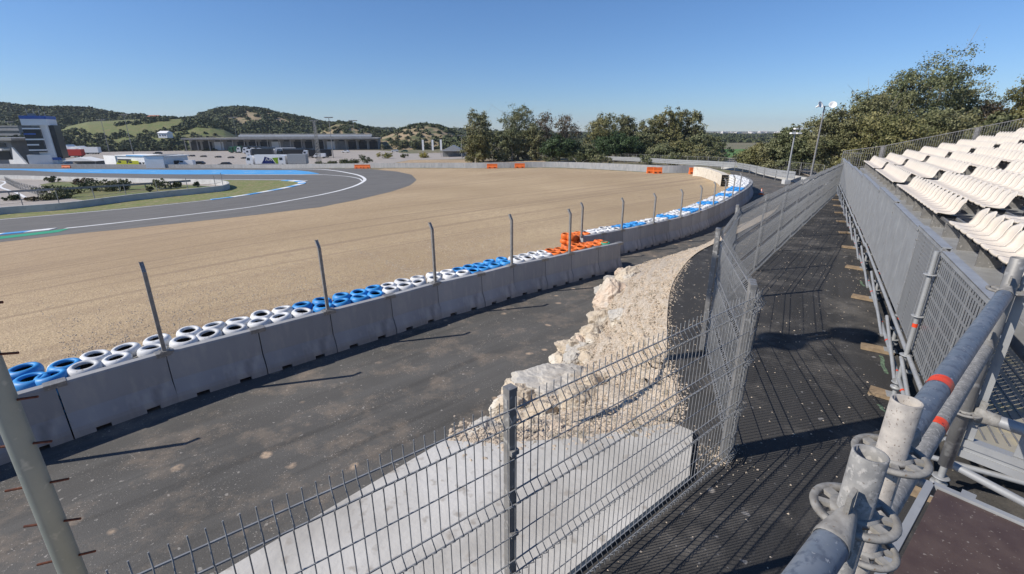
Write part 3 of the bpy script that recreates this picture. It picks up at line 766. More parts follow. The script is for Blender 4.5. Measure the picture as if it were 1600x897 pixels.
# ================================================================== CONCRETE BARRIERS
BL = 2.0
def barrier_mesh(L=BL-.025):
    mb = MB()
    pr = [(-.30,.0),(-.30,.14),(-.285,.22),(-.145,.52),(-.105,1.16),(-.085,1.2),(.085,1.2),(.105,1.16),(.145,.52),(.285,.22),(.30,.14),(.30,0)]
    cuts = [-L/2, -L*.31, -L*.17, L*.17, L*.31, L/2]
    ch = .02
    for i in range(5):
        a, b = cuts[i], cuts[i+1]; notch = i in (1, 3)
        P = [(y, (max(z, .09) if notch else z)) for y, z in pr]
        xs = [a, b]
        vs = []
        for x in xs:
            e = 0
            for y, z in P: vs.append((x, y, z))
        n = len(P)
        fs = [(j, (j+1) % n, n+(j+1) % n, n+j) for j in range(n)]
        fs = [f[::-1] for f in fs]
        mb.add(vs, fs, 0)
        mb.add(vs[:n], [tuple(range(n))], 0); mb.add(vs[n:], [tuple(range(n-1,-1,-1))], 0)
    return mb
bar_me = barrier_mesh().build('barrier_body', M_conc).data
bpy.data.objects.remove(bpy.data.objects['barrier_body'])
def plate_mb():
    mb = MB(); mb.box((0,0,1.21), (.34,.22,.014)); mb.box((0,-.112,1.165), (.34,.012,.10)); mb.box((0,.112,1.165), (.34,.012,.10))
    for x in (-.12,.12): mb.tube((x,-.118,1.165), (x,-.13,1.165), .016, 8)
    return mb
plate_me = plate_mb().build('joint_plate', M_galvd).data; bpy.data.objects.remove(bpy.data.objects['joint_plate'])
def post_mb(Ht=1.85):
    mb = MB(); w = .075
    # C-profile with a cranked tip leaning to the track
    for (a, b) in (((0,-.035),(.075,.008)), ((-.034,0),(.008,.075)), ((.034,0),(.008,.075))):
        mb.box((a[0], a[1], 1.2+Ht/2), (b[0], b[1], Ht))
    t = Matrix.Rotation(R(-38), 4, 'X')
    for (a, b) in (((0,-.035),(.075,.008)), ((-.034,0),(.008,.075)), ((.034,0),(.008,.075))):
        vs = []; 
        mb.beam((a[0], a[1], 1.2+Ht), (a[0], a[1]+.14, 1.2+Ht+.20), b[0], b[1], up=(0,1,.0) )
    return mb
post_me = post_mb().build('barrier_post', M_galvd).data; bpy.data.objects.remove(bpy.data.objects['barrier_post'])
def foot_mb():
    mb = MB(); mb.box((0,0,1.224), (.20,.20,.014)); 
    for x in (-.07,.07): 
        for y in (-.07,.07): mb.tube((x,y,1.23), (x,y,1.25), .012, 6)
    return mb
foot_me = foot_mb().build('post_foot', M_galvd).data; bpy.data.objects.remove(bpy.data.objects['post_foot'])
post_cache = {}
def post_for(h):
    h = round(h, 1)
    if h not in post_cache:
        o = post_mb(h).build('post_shaft', M_galvd); post_cache[h] = o.data; bpy.data.objects.remove(o)
    return post_cache[h]
def link(name, me, parent=None, loc=None):
    o = bpy.data.objects.new(name, me); COL.objects.link(o)
    if parent: o.parent = parent
    if loc is not None: o.location = loc
    return o
def barrier_run(pts, wallname, post_at, first_label):
    J = pts; n = 0
    for i in range(len(J)-1):
        a, b = J[i], J[i+1]; d = b - a; c = (a + b)/2; ang = math.atan2(d.y, d.x)
        nn = Vector((-d.y, d.x, 0)).normalized(); c = c + nn*.10
        z = H(c.x, c.y) + .008
        t = empty('concrete_barrier', (c.x, c.y, z), ang)
        tag(t, f'concrete segment, {ORD[i] if i < len(ORD) else "last"} from the {first_label}', 'concrete barrier', 'concrete barriers along the service road')
        b_o = link('barrier_body', bar_me, t); b_o.scale.x = (b-a).length/BL
        link('joint_plate', plate_me, t, ((b-a).length/2, 0, 0.001*(i % 2)))
    k = 0
    for i in post_at:
        if i >= len(J): continue
        a = J[i]; d = J[min(i+1, len(J)-1)] - J[max(i-1, 0)]; nn = Vector((-d.y, d.x, 0)).normalized(); c = a + nn*.10
        t = empty('steel_post', (c.x, c.y, H(c.x, c.y) + .008), math.atan2(d.y, d.x))
        r3 = random.Random(i*7+len(J)); t.rotation_euler = (r3.uniform(-.012,.012), r3.uniform(-.012,.012), math.atan2(d.y, d.x))
        tag(t, f'bent tip steel post, {ORD[k]} from the {first_label}', 'post', 'steel posts on the barriers'); k += 1
        link('post_shaft', post_for(1.35 if wallname == 'far' else 1.85 - .03*max(0, i-4)), t); link('foot_plate', foot_me, t)
    return J
# start the runs so that joints fall where the photograph has them
def rotate_start(pts, anchor, step):
    L = 0; best = 1e9; bl = 0
    for a, b in zip(pts, pts[1:]):
        d = (a - anchor).length
        if d < best: best = d; bl = L
        L += (b-a).length
    off = bl % step
    P = resample(pts, .05); return P[int(round(off/.05)):]
J1 = barrier_run(W1J, 'near', [i for i in range(len(W1J)-1) if (i-3) % 2 == 0], 'left end of the near barrier line')
an2 = GZ(973, 359.5, WT); an2.z = 0; B2 = 1.40
W2r = rotate_start([W2[0] - (W2[1]-W2[0])*.2] + W2[1:], an2, B2)
J2 = resample(W2r, B2)
ib = min(range(len(J2)), key=lambda i: (J2[i]-an2).length); ia = 0
J2 = barrier_run(J2, 'far', [i for i in range(ib % 2, len(J2)-4) if (i-ib) % 2 == 0][:9], 'start of the curving far barrier line')
print('J1', len(J1), 'J2', len(J2), 'anchor', ia, ib)

# ================================================================== TYRE STACKS
def tyre_mb(m):
    ro, ri, h = .29, .155, .20
    prof = [(ri,.045),(ri+.012,.01),(ri+.04,.0),(ro-.055,.004),(ro-.018,.03),(ro,.065),(ro+.004,.10),(ro,.135),(ro-.018,.17),(ro-.055,.196),(ri+.04,.20),(ri+.012,.19),(ri,.155),(ri+.035,.14),(ri+.06,.10),(ri+.035,.06)]
    mis = [0]*12 + [1,1,1,1]
    mb = MB(); mb.lathe(prof, 30, closed=True, mis=mis)
    # tread blocks as thin raised ribs
    return mb
ty_me = {}
for c in ('white','blue','orange','green'):
    o = tyre_mb(c).build('tyre', [M_ty[c], M_rub]); ty_me[c] = o.data; bpy.data.objects.remove(o)
rt = random.Random(21)
def stack(x, y, color, label, n=5, z0=None, sc=1.0, group='tyre stacks behind the concrete barriers', tilt=1.0, lean=0):
    z = H(x, y) if z0 is None else z0
    t = empty('tyre_stack', (x, y, z), rt.uniform(0, 6.28)); tag(t, label, 'tyre stack', group)
    hh = 0
    for k in range(n):
        o = link('tyre', ty_me[color], t, (rt.uniform(-.015,.015), rt.uniform(-.015,.015), hh))
        top = k == n-1
        s = rt.uniform(.95, 1.05); s *= sc; o.scale = (s, s*rt.uniform(.93,1.05), rt.uniform(1.2, 1.4) if top else 1.15)
        a = .11*tilt if top else .02
        o.rotation_euler = (rt.uniform(-a, a), rt.uniform(-a, a), rt.uniform(0, 6.28)); hh += .250 if k < n-2 else .235
    return t
def tyre_line(pts, d0, rows, pat, place, pitch=.56, s0=0.0):
    """pat: list of (px limit of the run, colour); colour chosen by where the stack stands"""
    base = resample(pts, .05); nn = normals2d(base); L = len(base)
    count = {}
    for r in range(rows):
        s = s0 + (pitch/2 if r % 2 else 0)
        while int(s/.05) < L:
            i = int(s/.05); fs_ = min(1, max(.80, 1.0 - (i*.05-7)/16*.20)) if place == 'near' else .78; p = base[i] + nn[i]*(d0 - .30*(1-fs_) + r*.50*fs_ + rt.uniform(-.02,.02))
            color, run = pat(i*.05, r)
            if color:
                count[(run, r)] = count.get((run, r), 0) + 1
                n = count[(run, r)]
                rowname = ['front row','second row','third row','fourth row'][r]
                stack(p.x, p.y, color, f'{color} tyres, {ORD[n-1]} in the {rowname} of {run}', sc=fs_)
            s += pitch*fs_ + rt.uniform(-.015,.02)
# arclength of photo columns along the near line
def arc_of(pts, px, py):
    q = GZ(px, py, WT); q.z = 0; L = 0; best = 1e9; bl = 0
    for a, b in zip(pts, pts[1:]):
        d = (a-q).length
        if d < best: best = d; bl = L
        L += (b-a).length
    return bl
T1 = offs(W1, 0)
br1 = [arc_of(T1, x, y) for x, y in [(92,597),(500,490),(622,460),(740,431),(818,413),(884,399)]]
names1 = ['the leftmost blue run','the long white run on the left','the second blue run','the short white run','the third blue run','the white run before the orange tyres','the orange tyres at the wall gap']
cols1 = ['blue','white','blue','white','blue','white','orange']
def pat1(s, r):
    k = sum(s > b - r*.1 for b in br1); 
    return cols1[k], names1[k]
T1c = T1[:-2]
tyre_line(T1c, .55, 2, pat1, 'near', .565)
T2 = offs(W2, 0)
br2 = [arc_of(T2, x, y) for x, y in [(930,368),(978,358.5),(1019,350),(1048,343.5),(1071,338),(1088,333),(1103,327),(1118,322),(1131,316),(1143,309),(1153,304),(1161,299),(1169,293)]]
cols2 = ['orange','white','blue','white','blue','white','blue','white','blue','white','blue','white','blue','white']
names2 = ['the orange block on the curving wall'] + [f'the {ORD[i]} {"white" if i % 2 == 0 else "blue"} band round the curving wall' for i in range(13)]
names2 = ['the orange block on the curving wall']
wc = {'white':0,'blue':0}
for c in cols2[1:]:
    names2.append(f'the {ORD[wc[c]]} {c} band of the curving wall'); wc[c] += 1
def pat2(s, r):
    k = sum(s > b - r*.1 for b in br2)
    if r == 2 and s < 8: return None, ''
    return cols2[k], names2[k]
tyre_line(T2, .55, 3, pat2, 'far', .565)
# the loose orange stacks filling the gap and one green tyre
gp = W1[-1]; gd = (W1[-1]-W1[-3]).normalized(); gn = Vector((-gd.y, gd.x, 0))
q = W2[0]
cnt = 0
for a, b, n, c in [(.35,-.35,5,'orange'),(.95,-.35,5,'orange'),(-.2,-1.0,5,'orange')]:
    pass
e0 = GZ(884, 371, 1.3); e1 = GZ(872, 386, 1.2)
wd = (W2[3]-W2[0]).normalized(); wn = Vector((-wd.y, wd.x, 0))
for i in range(2):
    p = W2[0] - wd*(.12) + wn*(.45 + .44*(i % 2))
    stack(p.x, p.y, 'orange', f'tall orange tyre stack, {ORD[i]} of those capping the start of the curving wall', 5, sc=.8, group='orange tyres at the wall gap')
for i in range(2):
    p = W1[-1] - gd*(1.75+.45*i) + gn*(1.35) 
    stack(p.x, p.y, 'orange', f'orange tyre stack filling the gap between both walls, {ORD[i]} from its right end', 4, sc=.85, group='orange tyres at the wall gap')
p = W1[-1] - gd*.60 + gn*.38
stack(p.x, p.y, 'green', 'single green painted tyre stack at the right end of the near barrier line', 5, sc=.8)

# white belted face at the far end
bw = smoothline(flat([GZ(x, y, 0) for x, y in [(1089.5,271.5),(1104,274),(1118,279),(1130,285),(1136,291)]]), 8)
mb = MB(); nn = normals2d(bw)
for k in range(5):
    z0 = .03 + k*.26
    for i in range(len(bw)-1):
        a, b = bw[i], bw[i+1]; na, nb = nn[i], nn[i+1]
        vs = []
        for p, n_ in ((a, na), (b, nb)):
            for (d, z) in ((0, z0), (.07, z0+.06), (.07, z0+.19), (0, z0+.25), (-.7, z0+.25), (-.7, z0)):
                vs.append((p.x + n_.x*d, p.y + n_.y*d, H(p.x, p.y) + z))
        mb.add(vs, [(j, (j+1) % 6, 6+(j+1) % 6, 6+j) for j in range(6)], 0)
o = mb.build('belted_tyre_wall', mat('cream_belt', (.68,.62,.52), (.58,.52,.43), 1.5, .7, coord='World', c3=(.4,.36,.3), s3=3, lo3=.6, hi3=.75)); tag(o, 'white belted tyre wall closing the far right corner of the gravel trap', 'tyre wall')
# cone
def cone(x, y, label):
    t = empty('traffic_cone', (x, y, H(x, y)+.01)); mb = MB(); mb.lathe([(.14,.03),(.115,.16),(.085,.32),(.05,.48),(.025,.58),(0,.59)], 16)
    mb.build('cone_body', M_opl, t); m2 = MB(); m2.lathe([(.119,.17),(.093,.31)], 16); m2.lathe([(.072,.40),(.054,.48)], 16); m2.build('reflective_band', M_vwhite, t)
    m3 = MB(); m3.box((0,0,.018), (.38,.38,.036)); m3.build('cone_base', M_opl, t); tag(t, label, 'traffic cone')
c_ = G(1189, 304); cone(c_.x, c_.y, 'orange and white traffic cone on the road beside the curving wall')

# ================================================================== WELDED MESH FENCE
FH = 1.72
VP = [(.0,0),(.05,0),(.10,.04),(.15,0),(.55,0),(.60,.045),(.65,0),(1.05,0),(1.10,.045),(1.15,0),(1.555,0),(1.61,.045),(1.665,0),(1.73,0)]
def mesh_panel(L=2.5, sp=.05, r=.0030):
    mb = MB(); n = int(round(L/sp))
    for i in range(n+1):
        x = i*sp - L/2 + .001
        mb.path([(x, -y, z) for z, y in VP], r, 5, caps=True)
    for z in (.33, .85, 1.36): mb.beam((-L/2, -.005, z), (L/2, -.005, z), .005, .005)
    for c in (.10, .60, 1.10, 1.61):
        for dz in (-.05, .05): mb.beam((-L/2, .004, c+dz), (L/2, .004, c+dz), .0066, .0066)
    return mb
mp_me = {}
def panel_me(L):
    k = round(L, 2)
    if k not in mp_me:
        o = mesh_panel(L).build('mesh_panel', M_wire); mp_me[k] = o.data; bpy.data.objects.remove(o)
    return mp_me[k]
mb = MB(); mb.box((0,0,.88), (.05,.05,1.76)); mb.box((0,0,1.765), (.054,.054,.02))
for z in (.3,.85,1.4): mb.box((0,-.036,z), (.05,.02,.03))
fp_me = mb.build('fence_post', M_galvd).data; bpy.data.objects.remove(bpy.data.objects['fence_post'])
FP = [(-4.15,-1.12),(-2.02,.50),(-.01,2.06),(2.04,3.72),(2.75,6.10),*[(3.95+1.541*i, 8.15+1.969*i) for i in range(12)]]
fence = empty('mesh_fence', (FP[3][0], FP[3][1], 3.0)); tag(fence, 'galvanised welded mesh fence with folded wires running along the walkway and turning at a corner', 'fence')
base = Vector((FP[3][0], FP[3][1], 3.0))
for i, (x, y) in enumerate(FP):
    z = PH(x, y); j = min(i+1, len(FP)-1); i0 = j-1
    ang = math.atan2(FP[j][1]-FP[i0][1], FP[j][0]-FP[i0][0])
    o = link('fence_post', fp_me, fence, Vector((x, y, z)) - base); o.rotation_euler.z = ang
    if i > 3: o.scale = (.62, .62, .97) if i > 5 else (1.5, 1.2, 1.0) if i == 4 else (.9, .9, 1.0)
    if i == 3:
        for q in (1, 2): o2 = link('fence_post', fp_me, fence, Vector((.052*q*.5, .062*q, 0))); o2.rotation_euler.z = ang
    if i == 2: o['label'] = 'post at the middle of the near fence run'
    if i < len(FP)-1:
        a = Vector((x, y, z)); b = Vector((*FP[i+1], PH(*FP[i+1]))); L = (Vector((b.x-a.x, b.y-a.y, 0))).length
        o = link('mesh_panel', panel_me(2.5), fence, (a+b)/2 - base + Vector((math.sin(ang)*.045, -math.cos(ang)*.045, .01)))
        o.rotation_euler.z = ang; o.scale.x = (L-.0)/2.5
# a folded spare stack of panels tied at the corner post
for k in range(1):
    o = link('corner_strip', panel_me(.20), fence, Vector((.03+.02*k, -.06-.025*k, .0))); o.rotation_euler.z = R(50+14*k); o.scale.z = 1.0

# ================================================================== GRANDSTAND
U = Vector((.535,.845,0)).normalized(); SA = math.atan2(U.y, U.x)
SO = Vector((4.56, 4.76, 3.0))
stand = empty('grandstand', SO, SA); tag(stand, 'galvanised scaffold grandstand with solid front guard panels beside the dark walkway', 'grandstand')
def L3(s, wd, z): return Vector((s, -wd, z))          # stand-local: along, outwards up the slope, above walkway
ZT = 1.79; ZB = .58                                    # guard panel top and bottom above the walkway (z 3)
def solid_panel(L, material, name='guard_panel'):
    mb = MB(); h = ZT-ZB-.05
    mb.box((0,0,0), (L-.03, .012, h), 0, 0)
    for x in (-L/2+.03, L/2-.03): mb.box((x, -.021, 0), (.05, .03, h), 0, 1)
    mb.box((-L*.17, .0065, 0), (.012, .004, h), 0, 0); mb.box((L*.17, .0065, 0), (.012,.004,h), 0, 0)
    for x in (-L/2+.02, L/2-.02):
        for z in (-.45,.45): mb.tube((x,.004,z), (x,.014,z), .012, 6, 1)
    return mb
bays = [-1.78, 0.0, 1.47] + [1.47 + 2.57*i for i in range(1, 11)]
pan_me = {}
for i in range(len(bays)-1):
    L = bays[i+1]-bays[i]; k = (round(L,2), min(i, 2))
    m0 = M_perf1 if i == 0 else M_perf2 if i == 1 else M_galv
    if k not in pan_me:
        o = solid_panel(L, m0).build('guard_panel', [m0, M_galvd]); pan_me[k] = o.data; bpy.data.objects.remove(o)
    dz = -.016*max(0, bays[i]-4)
    p = L3((bays[i]+bays[i+1])/2, 0, (ZT+ZB)/2 + dz)
    o = link('guard_panel', pan_me[k], stand, p)
    if i == 0: o['label'] = 'slotted guard panel nearest the camera'
    if i == 1: o['label'] = 'guard panel with rows of small punched holes'
    mb = MB(); hgt = .035
    mb.box((0,0,0), (L-.04,.09,.012)); mb.box((0,.04,-.02), (L-.04,.01,.05)); mb.box((0,-.04,-.02), (L-.04,.01,.05))
    mb.build('panel_cap', M_galv, stand, L3((bays[i]+bays[i+1])/2, .02, ZT+.008 + dz + (.03 if i % 2 else 0)))
    mb = MB(); mb.tube((-L/2,0,0), (L/2,0,0), .024, 10); mb.build('bottom_ledger', M_galv, stand, L3((bays[i]+bays[i+1])/2, -.03, ZB-.02+dz))
def rosette(mb, c, r=.062, mi=0):
    mb.lathe([(.026,-.005),(r-.006,-.005),(r,-.002),(r,.002),(r-.006,.005),(.026,.005)], 16, c, mi)
std_me = None
def std_mb(Ht):
    mb = MB(); mb.tube((0,0,.03), (0,0,Ht), .0242, 12)
    for z in (.18,.55,1.05,1.55):
        if z < Ht: rosette(mb, (0,0,z))
    mb.box((0,0,.006), (.15,.15,.010)); mb.tube((0,0,.012), (0,0,.14), .019, 10); mb.lathe([(.02,.10),(.06,.10),(.06,.125),(.02,.125)], 8)
    return mb
stf = std_mb(1.82).build('front_standard', M_galv).data; bpy.data.objects.remove(bpy.data.objects['front_standard'])
stb = std_mb(.62).build('front_standard', M_galv).data; bpy.data.objects.remove(bpy.data.objects['front_standard'])
pad_mb = MB(); pad_mb.box((0,0,.02), (.38,.20,.036)); pad_me = pad_mb.build('timber_pad', M_wood).data; bpy.data.objects.remove(bpy.data.objects['timber_pad'])
def gz(s, wd): 
    p = SO + U*s + Vector((U.y,-U.x,0))*wd; return PH(p.x, p.y) - 3.0
rp = random.Random(4)
for i, s in enumerate(bays):
    z0 = gz(s, -.05) + .038
    o = link('front_standard', stf, stand, L3(s, -.055 if i == 1 else .05, z0)); o.scale.z = (ZT - .0 - .016*max(0, s-4) - z0)/1.82
    for j, wd in enumerate((1.0, 2.1)):
        z1 = gz(s, wd); link('rear_standard', stb, stand, L3(s, wd, z1+.0))
    # timber pad under each foot
    p = SO + U*s + Vector((U.y,-U.x,0))*(-.10); a = SA + R(90) + rp.uniform(-.25,.25)
    pd = link('timber_pad', pad_me, None, (p.x, p.y, PH(p.x, p.y)+.002)); pd.rotation_euler.z = a
    nm = ORD[i]
    tag(pd, f'wooden board under a scaffold foot of the grandstand, {nm} from the near end', 'timber pad', 'timber pads under the grandstand feet')
    # transverse ledgers and diagonal to the front
    mb = MB(); mb.tube((0,0,0), (0,-2.1,0), .0242, 8); mb.build('transom', M_galv, stand, L3(s, -.05, .33 + z0))
    if i < len(bays)-1:
        s2 = bays[i+1]; z2 = gz(s2, 0)+.04
        mb = MB(); mb.tube((0,0,z0+.22), (s2-s,0,z2+.22), .0242, 8); mb.build('base_ledger', M_galv, stand, L3(s, -.055, 0))
        mb = MB(); mb.tube((0,0,z0+.20), (s2-s,0,ZB-.05-.016*max(0,s2-4)), .0215, 8)
        mb.build('diagonal_brace', M_galv, stand, L3(s, -.09, 0))
        if i < 8:
            rr_ = random.Random(i)
            for f in (rr_.uniform(.12,.2), rr_.uniform(.7,.85)):
                a = Vector((0,0,z0+.22)).lerp(Vector((s2-s,0,z2+.22)), f); mb = MB(); mb.lathe([(.0252,-.02),(.0252,.02)], 12, (a.x, 0, a.z), M=Matrix.Rotation(R(90),3,'Y')); mb.build('orange_marker_tape', M_tape, stand, L3(s, -.055, 0))
            mb = MB(); mb.lathe([(.0255,-.022),(.0255,.022)], 12, (0, 0, z0+.50 if i != 1 else z0+.9)); mb.build('orange_marker_tape', M_tape, stand, L3(s, -.055 if i == 1 else .05, 0))
# rows
NR_, RD, RR_ = 13, .70, .185
def rz(k): return .95 + RR_*k      # platform height of row k above the walkway (z 3): first row 3.95
mb = MB(); mb.box((13.2,-.48,.66), (30.2,.86,.04))
o = mb.build('catwalk_deck', M_plank, stand)
mb = MB()
for k in range(12): mb.box((13.2, -(.06+.07*k), .684), (30.1, .012, .006))
mb.build('catwalk_ribs', M_galvd, stand)
for k in range(NR_):
    mb = MB(); z = rz(k); 
    mb.box((13.2, -(1.30+RD*k), z-.02), (30.2, .62, .035))
    mb.box((13.2, -(.965+RD*k), z-.10 - (.06 if k == 0 else 0)), (30.2, .02, .19 + (.12 if k == 0 else 0)))
    mb.build('row_platform', M_galv, stand)
    mb = MB(); 
    mb.box((13.2, -(1.16+RD*k), z+.30), (30.0, .04, .05)); mb.box((13.2, -(1.40+RD*k), z+.30), (30.0,.04,.05))
    for s in np.arange(-1.6, 28.4, 1.285): mb.box((float(s), -(1.28+RD*k), z+.14), (.05, .30, .30))
    mb.build('seat_rail', M_dark if False else M_galvd, stand)
mb = MB()
for s in bays:
    mb.beam((s,-1.0,.60), (s,-(1.0+RD*NR_),.60+RR_*NR_), .06, .12)
mb.build('raker_beams', M_galvd, stand)
for s in bays[::1]:
    for kk in (4, 8, 12):
        zz = .6+RR_*kk; mb = MB(); mb.tube((0,0,gz(s, 1+RD*kk)), (0,0,zz), .0242, 8); mb.build('rear_standard', M_galv, stand, L3(s, 1+RD*kk, 0))
# end railing up the slope at the far side
for j in range(5):
    mb = MB(); w0, w1 = 1.9*j, 1.9*(j+1); sE = 28.55
    f = lambda wd: .68 + max(0, wd-.6)*RR_/RD
    for q in range(20):
        wd = w0 + (w1-w0)*q/19; b_ = f(wd)+.12; mb.tube((0,-wd,b_), (0,-wd,b_+1.05), .010 if 0 < q < 19 else .022, 6)
    for dz in (.13, 1.16): mb.tube((0,-w0,f(w0)+dz), (0,-w1,f(w1)+dz), .02, 8)
    if j % 2 == 0: mb.box((0,-w1+.06,f(w1)+.65), (.012,.22,1.0))
    mb.build('end_railing', M_galvd, stand, L3(sE, 0, 0))
mb = MB()
for q in range(9): mb.tube((0,-q*.11,.68), (0,-q*.11,1.75), .011, 6)
mb.tube((0,0,1.75),(0,-.95,1.75), .02, 8); mb.build('end_gate', M_galvd, stand, L3(28.5, 0, 0))

# seats
def seat_mesh():
    prof = [(-.20,.022),(-.205,.045),(-.19,.058),(-.14,.052),(-.07,.040),(0,.036),(.06,.045),(.105,.075),(.135,.125),(.150,.19),(.165,.26),(.185,.32),(.20,.355),(.214,.366)]
    nU = 9; mb = MB(); P = len(prof)
    def pt(i, k):
        y, z = prof[i]; t = k/(nU-1)*2-1; hw = .205
        if i >= 9: hw *= math.sqrt(max(0, 1 - ((i-9)/(P-8))**2.2))*.25+.75
        if i == P-1: hw *= .9
        x = t*hw
        # raised sides on the pan, rounded shoulders on the back
        if i < 7: z += .018*abs(t)**3
        else: y -= .045*abs(t)**2.5
        if i >= 9: z -= (i-8)/(P-9)*.085*abs(t)**2.6
        return Vector((x, -y, z))
    G0 = [[pt(i, k) for k in range(nU)] for i in range(P)]
    vs = [G0[i][k] for i in range(P) for k in range(nU)]
    th = .009; vs2 = []
    for i in range(P):
        for k in range(nU):
            a = G0[min(i+1,P-1)][k]-G0[max(i-1,0)][k]; b = G0[i][min(k+1,nU-1)]-G0[i][max(k-1,0)]
            n = a.cross(b).normalized(); 
            if n.z + n.y*.3 < 0: n = -n
            vs2.append(G0[i][k] - n*th)
    N = len(vs); f = []
    for i in range(P-1):
        for k in range(nU-1):
            a = i*nU+k; f.append((a, a+1, a+nU+1, a+nU)); f.append((N+a, N+a+nU, N+a+nU+1, N+a+1))
    for i in range(P-1):
        a = i*nU; f.append((a, a+nU, N+a+nU, N+a)); a = i*nU+nU-1; f.append((a, N+a, N+a+nU, a+nU))
    for k in range(nU-1):
        a = k; f.append((a, N+a, N+a+1, a+1)); a = (P-1)*nU+k; f.append((a, a+1, N+a+1, N+a))
    mb.add([Vector((p.x, p.y*1.08, p.z*1.05)) for p in vs+vs2], f, 0, True)
    return mb
o = seat_mesh().build('bucket_seat', M_seat); se_me = o.data; bpy.data.objects.remove(o)
mb = MB(); mb.box((0,0,-.012), (.20,.26,.05)); mb.box((-.1,0,-.03),(.03,.28,.03)); mb.box((.1,0,-.03),(.03,.28,.03))
sb_me = mb.build('seat_bracket', M_black).data; bpy.data.objects.remove(bpy.data.objects['seat_bracket'])
blocks = [(-2.0, 5.6, 'the nearest block'), (6.6, 13.2, 'the second nearest block'), (14.1, 20.6, 'the third block along'), (21.5, 28.1, 'the farthest block')]
cand = []
for bi, (a, b, bn) in enumerate(blocks):
    for k in range(12):
        n = int((b-a)/.44)
        for q in range(n+1):
            s = a + .22 + q*.44
            if s > b: continue
            cand.append((s, k, q, n, bn))
vis = []; hid = []
for s, k, q, n, bn in cand:
    p = SO + U*s + Vector((U.y,-U.x,0))*(1.26+RD*k); z = 3 + rz(k) + .36
    fw = p.y*CT - (z-CAMZ)*ST
    if fw < .3: continue
    px = 800 + F*p.x/fw
    if px >= 1625: hid.append((s, k)); continue
    vis.append(((p - Vector((0,0,3))).length, s, k, q, n, bn))
vis.sort(); print('seats in view', len(vis))
rest = MB(); bm_src = se_me
for i, (d, s, k, q, n, bn) in enumerate(vis):
    p = SO + U*s + Vector((U.y,-U.x,0))*(1.26+RD*k); z = 3 + rz(k) + .345
    if i < 298:
        t = empty('bucket_seat', (p.x, p.y, z), SA); t.rotation_euler.x = 0
        r_ = f'{ORD[k]} row'; 
        tag(t, f'cream plastic seat, {ORD[q]} from the near end, {r_} of {bn}', 'seat', 'cream seats of the grandstand')
        link('seat_shell', se_me, t); 
        if i < 120: link('seat_bracket', sb_me, t)
    else:
        M = Matrix.Translation((p.x, p.y, z)) @ Matrix.Rotation(SA, 4, 'Z')
        rest.add([M @ v.co for v in se_me.vertices], [tuple(f.vertices) for f in se_me.polygons], 0, True)
for s, k in hid:
    p = SO + U*s + Vector((U.y,-U.x,0))*(1.26+RD*k); M = Matrix.Translation((p.x, p.y, 3 + rz(k) + .345)) @ Matrix.Rotation(SA, 4, 'Z')
    rest.add([M @ v.co for v in se_me.vertices], [tuple(f.vertices) for f in se_me.polygons], 0, True)
if rest.v:
    o = rest.build('far_bucket_seats', M_seat); tag(o, 'remaining cream plastic seats in the upper and farther rows', 'seats', kind='stuff')

# ================================================================== NEAR SCAFFOLD TOWER
T0 = Vector((.5575,.6007,0)); TA = math.atan2(1.334-.584, 1.507-.572); TU = Vector((math.cos(TA), math.sin(TA), 0)); TN = Vector((TU.y, -TU.x, 0))
ZL = CAMZ - .584
tower = empty('scaffold_platform', (T0.x, T0.y, 3.0), TA); tag(tower, 'scaffold access platform in the foreground with open tube ends, rosettes and a brown deck', 'scaffold')
def loc(p): 
    d = Vector(p) - Vector((T0.x, T0.y, 3.0)); return Vector((d.dot(TU), -d.dot(TN), d.z))
def open_tube(mb, z0, z1, r=.0242, n=28):
    mb.lathe([(r-.0035, z0),(r, z0),(r, z1-.001),(r-.001, z1),(r-.0035, z1),(r-.0035, z0)], n)
def big_rosette(mb, z):
    R1 = .061; n = 8
    # flat plate with eight openings: inner ring, outer ring, eight spokes, turned-up rim
    mb.lathe([(.024,z-.005),(.034,z-.0045),(.034,z+.0045),(.024,z+.005)], 32)
    mb.lathe([(.050,z-.0045),(R1,z-.004),(R1+.001,z),(R1,z+.004),(.050,z+.0045),(.050,z-.0045)], 32)
    for k in range(8):
        a = k*math.pi/4 + .39; w_ = .016 if k % 2 else .011
        p = Vector((math.cos(a),math.sin(a),0)); mb.beam(p*.028 + Vector((0,0,z)), p*.053 + Vector((0,0,z)), w_, .008)
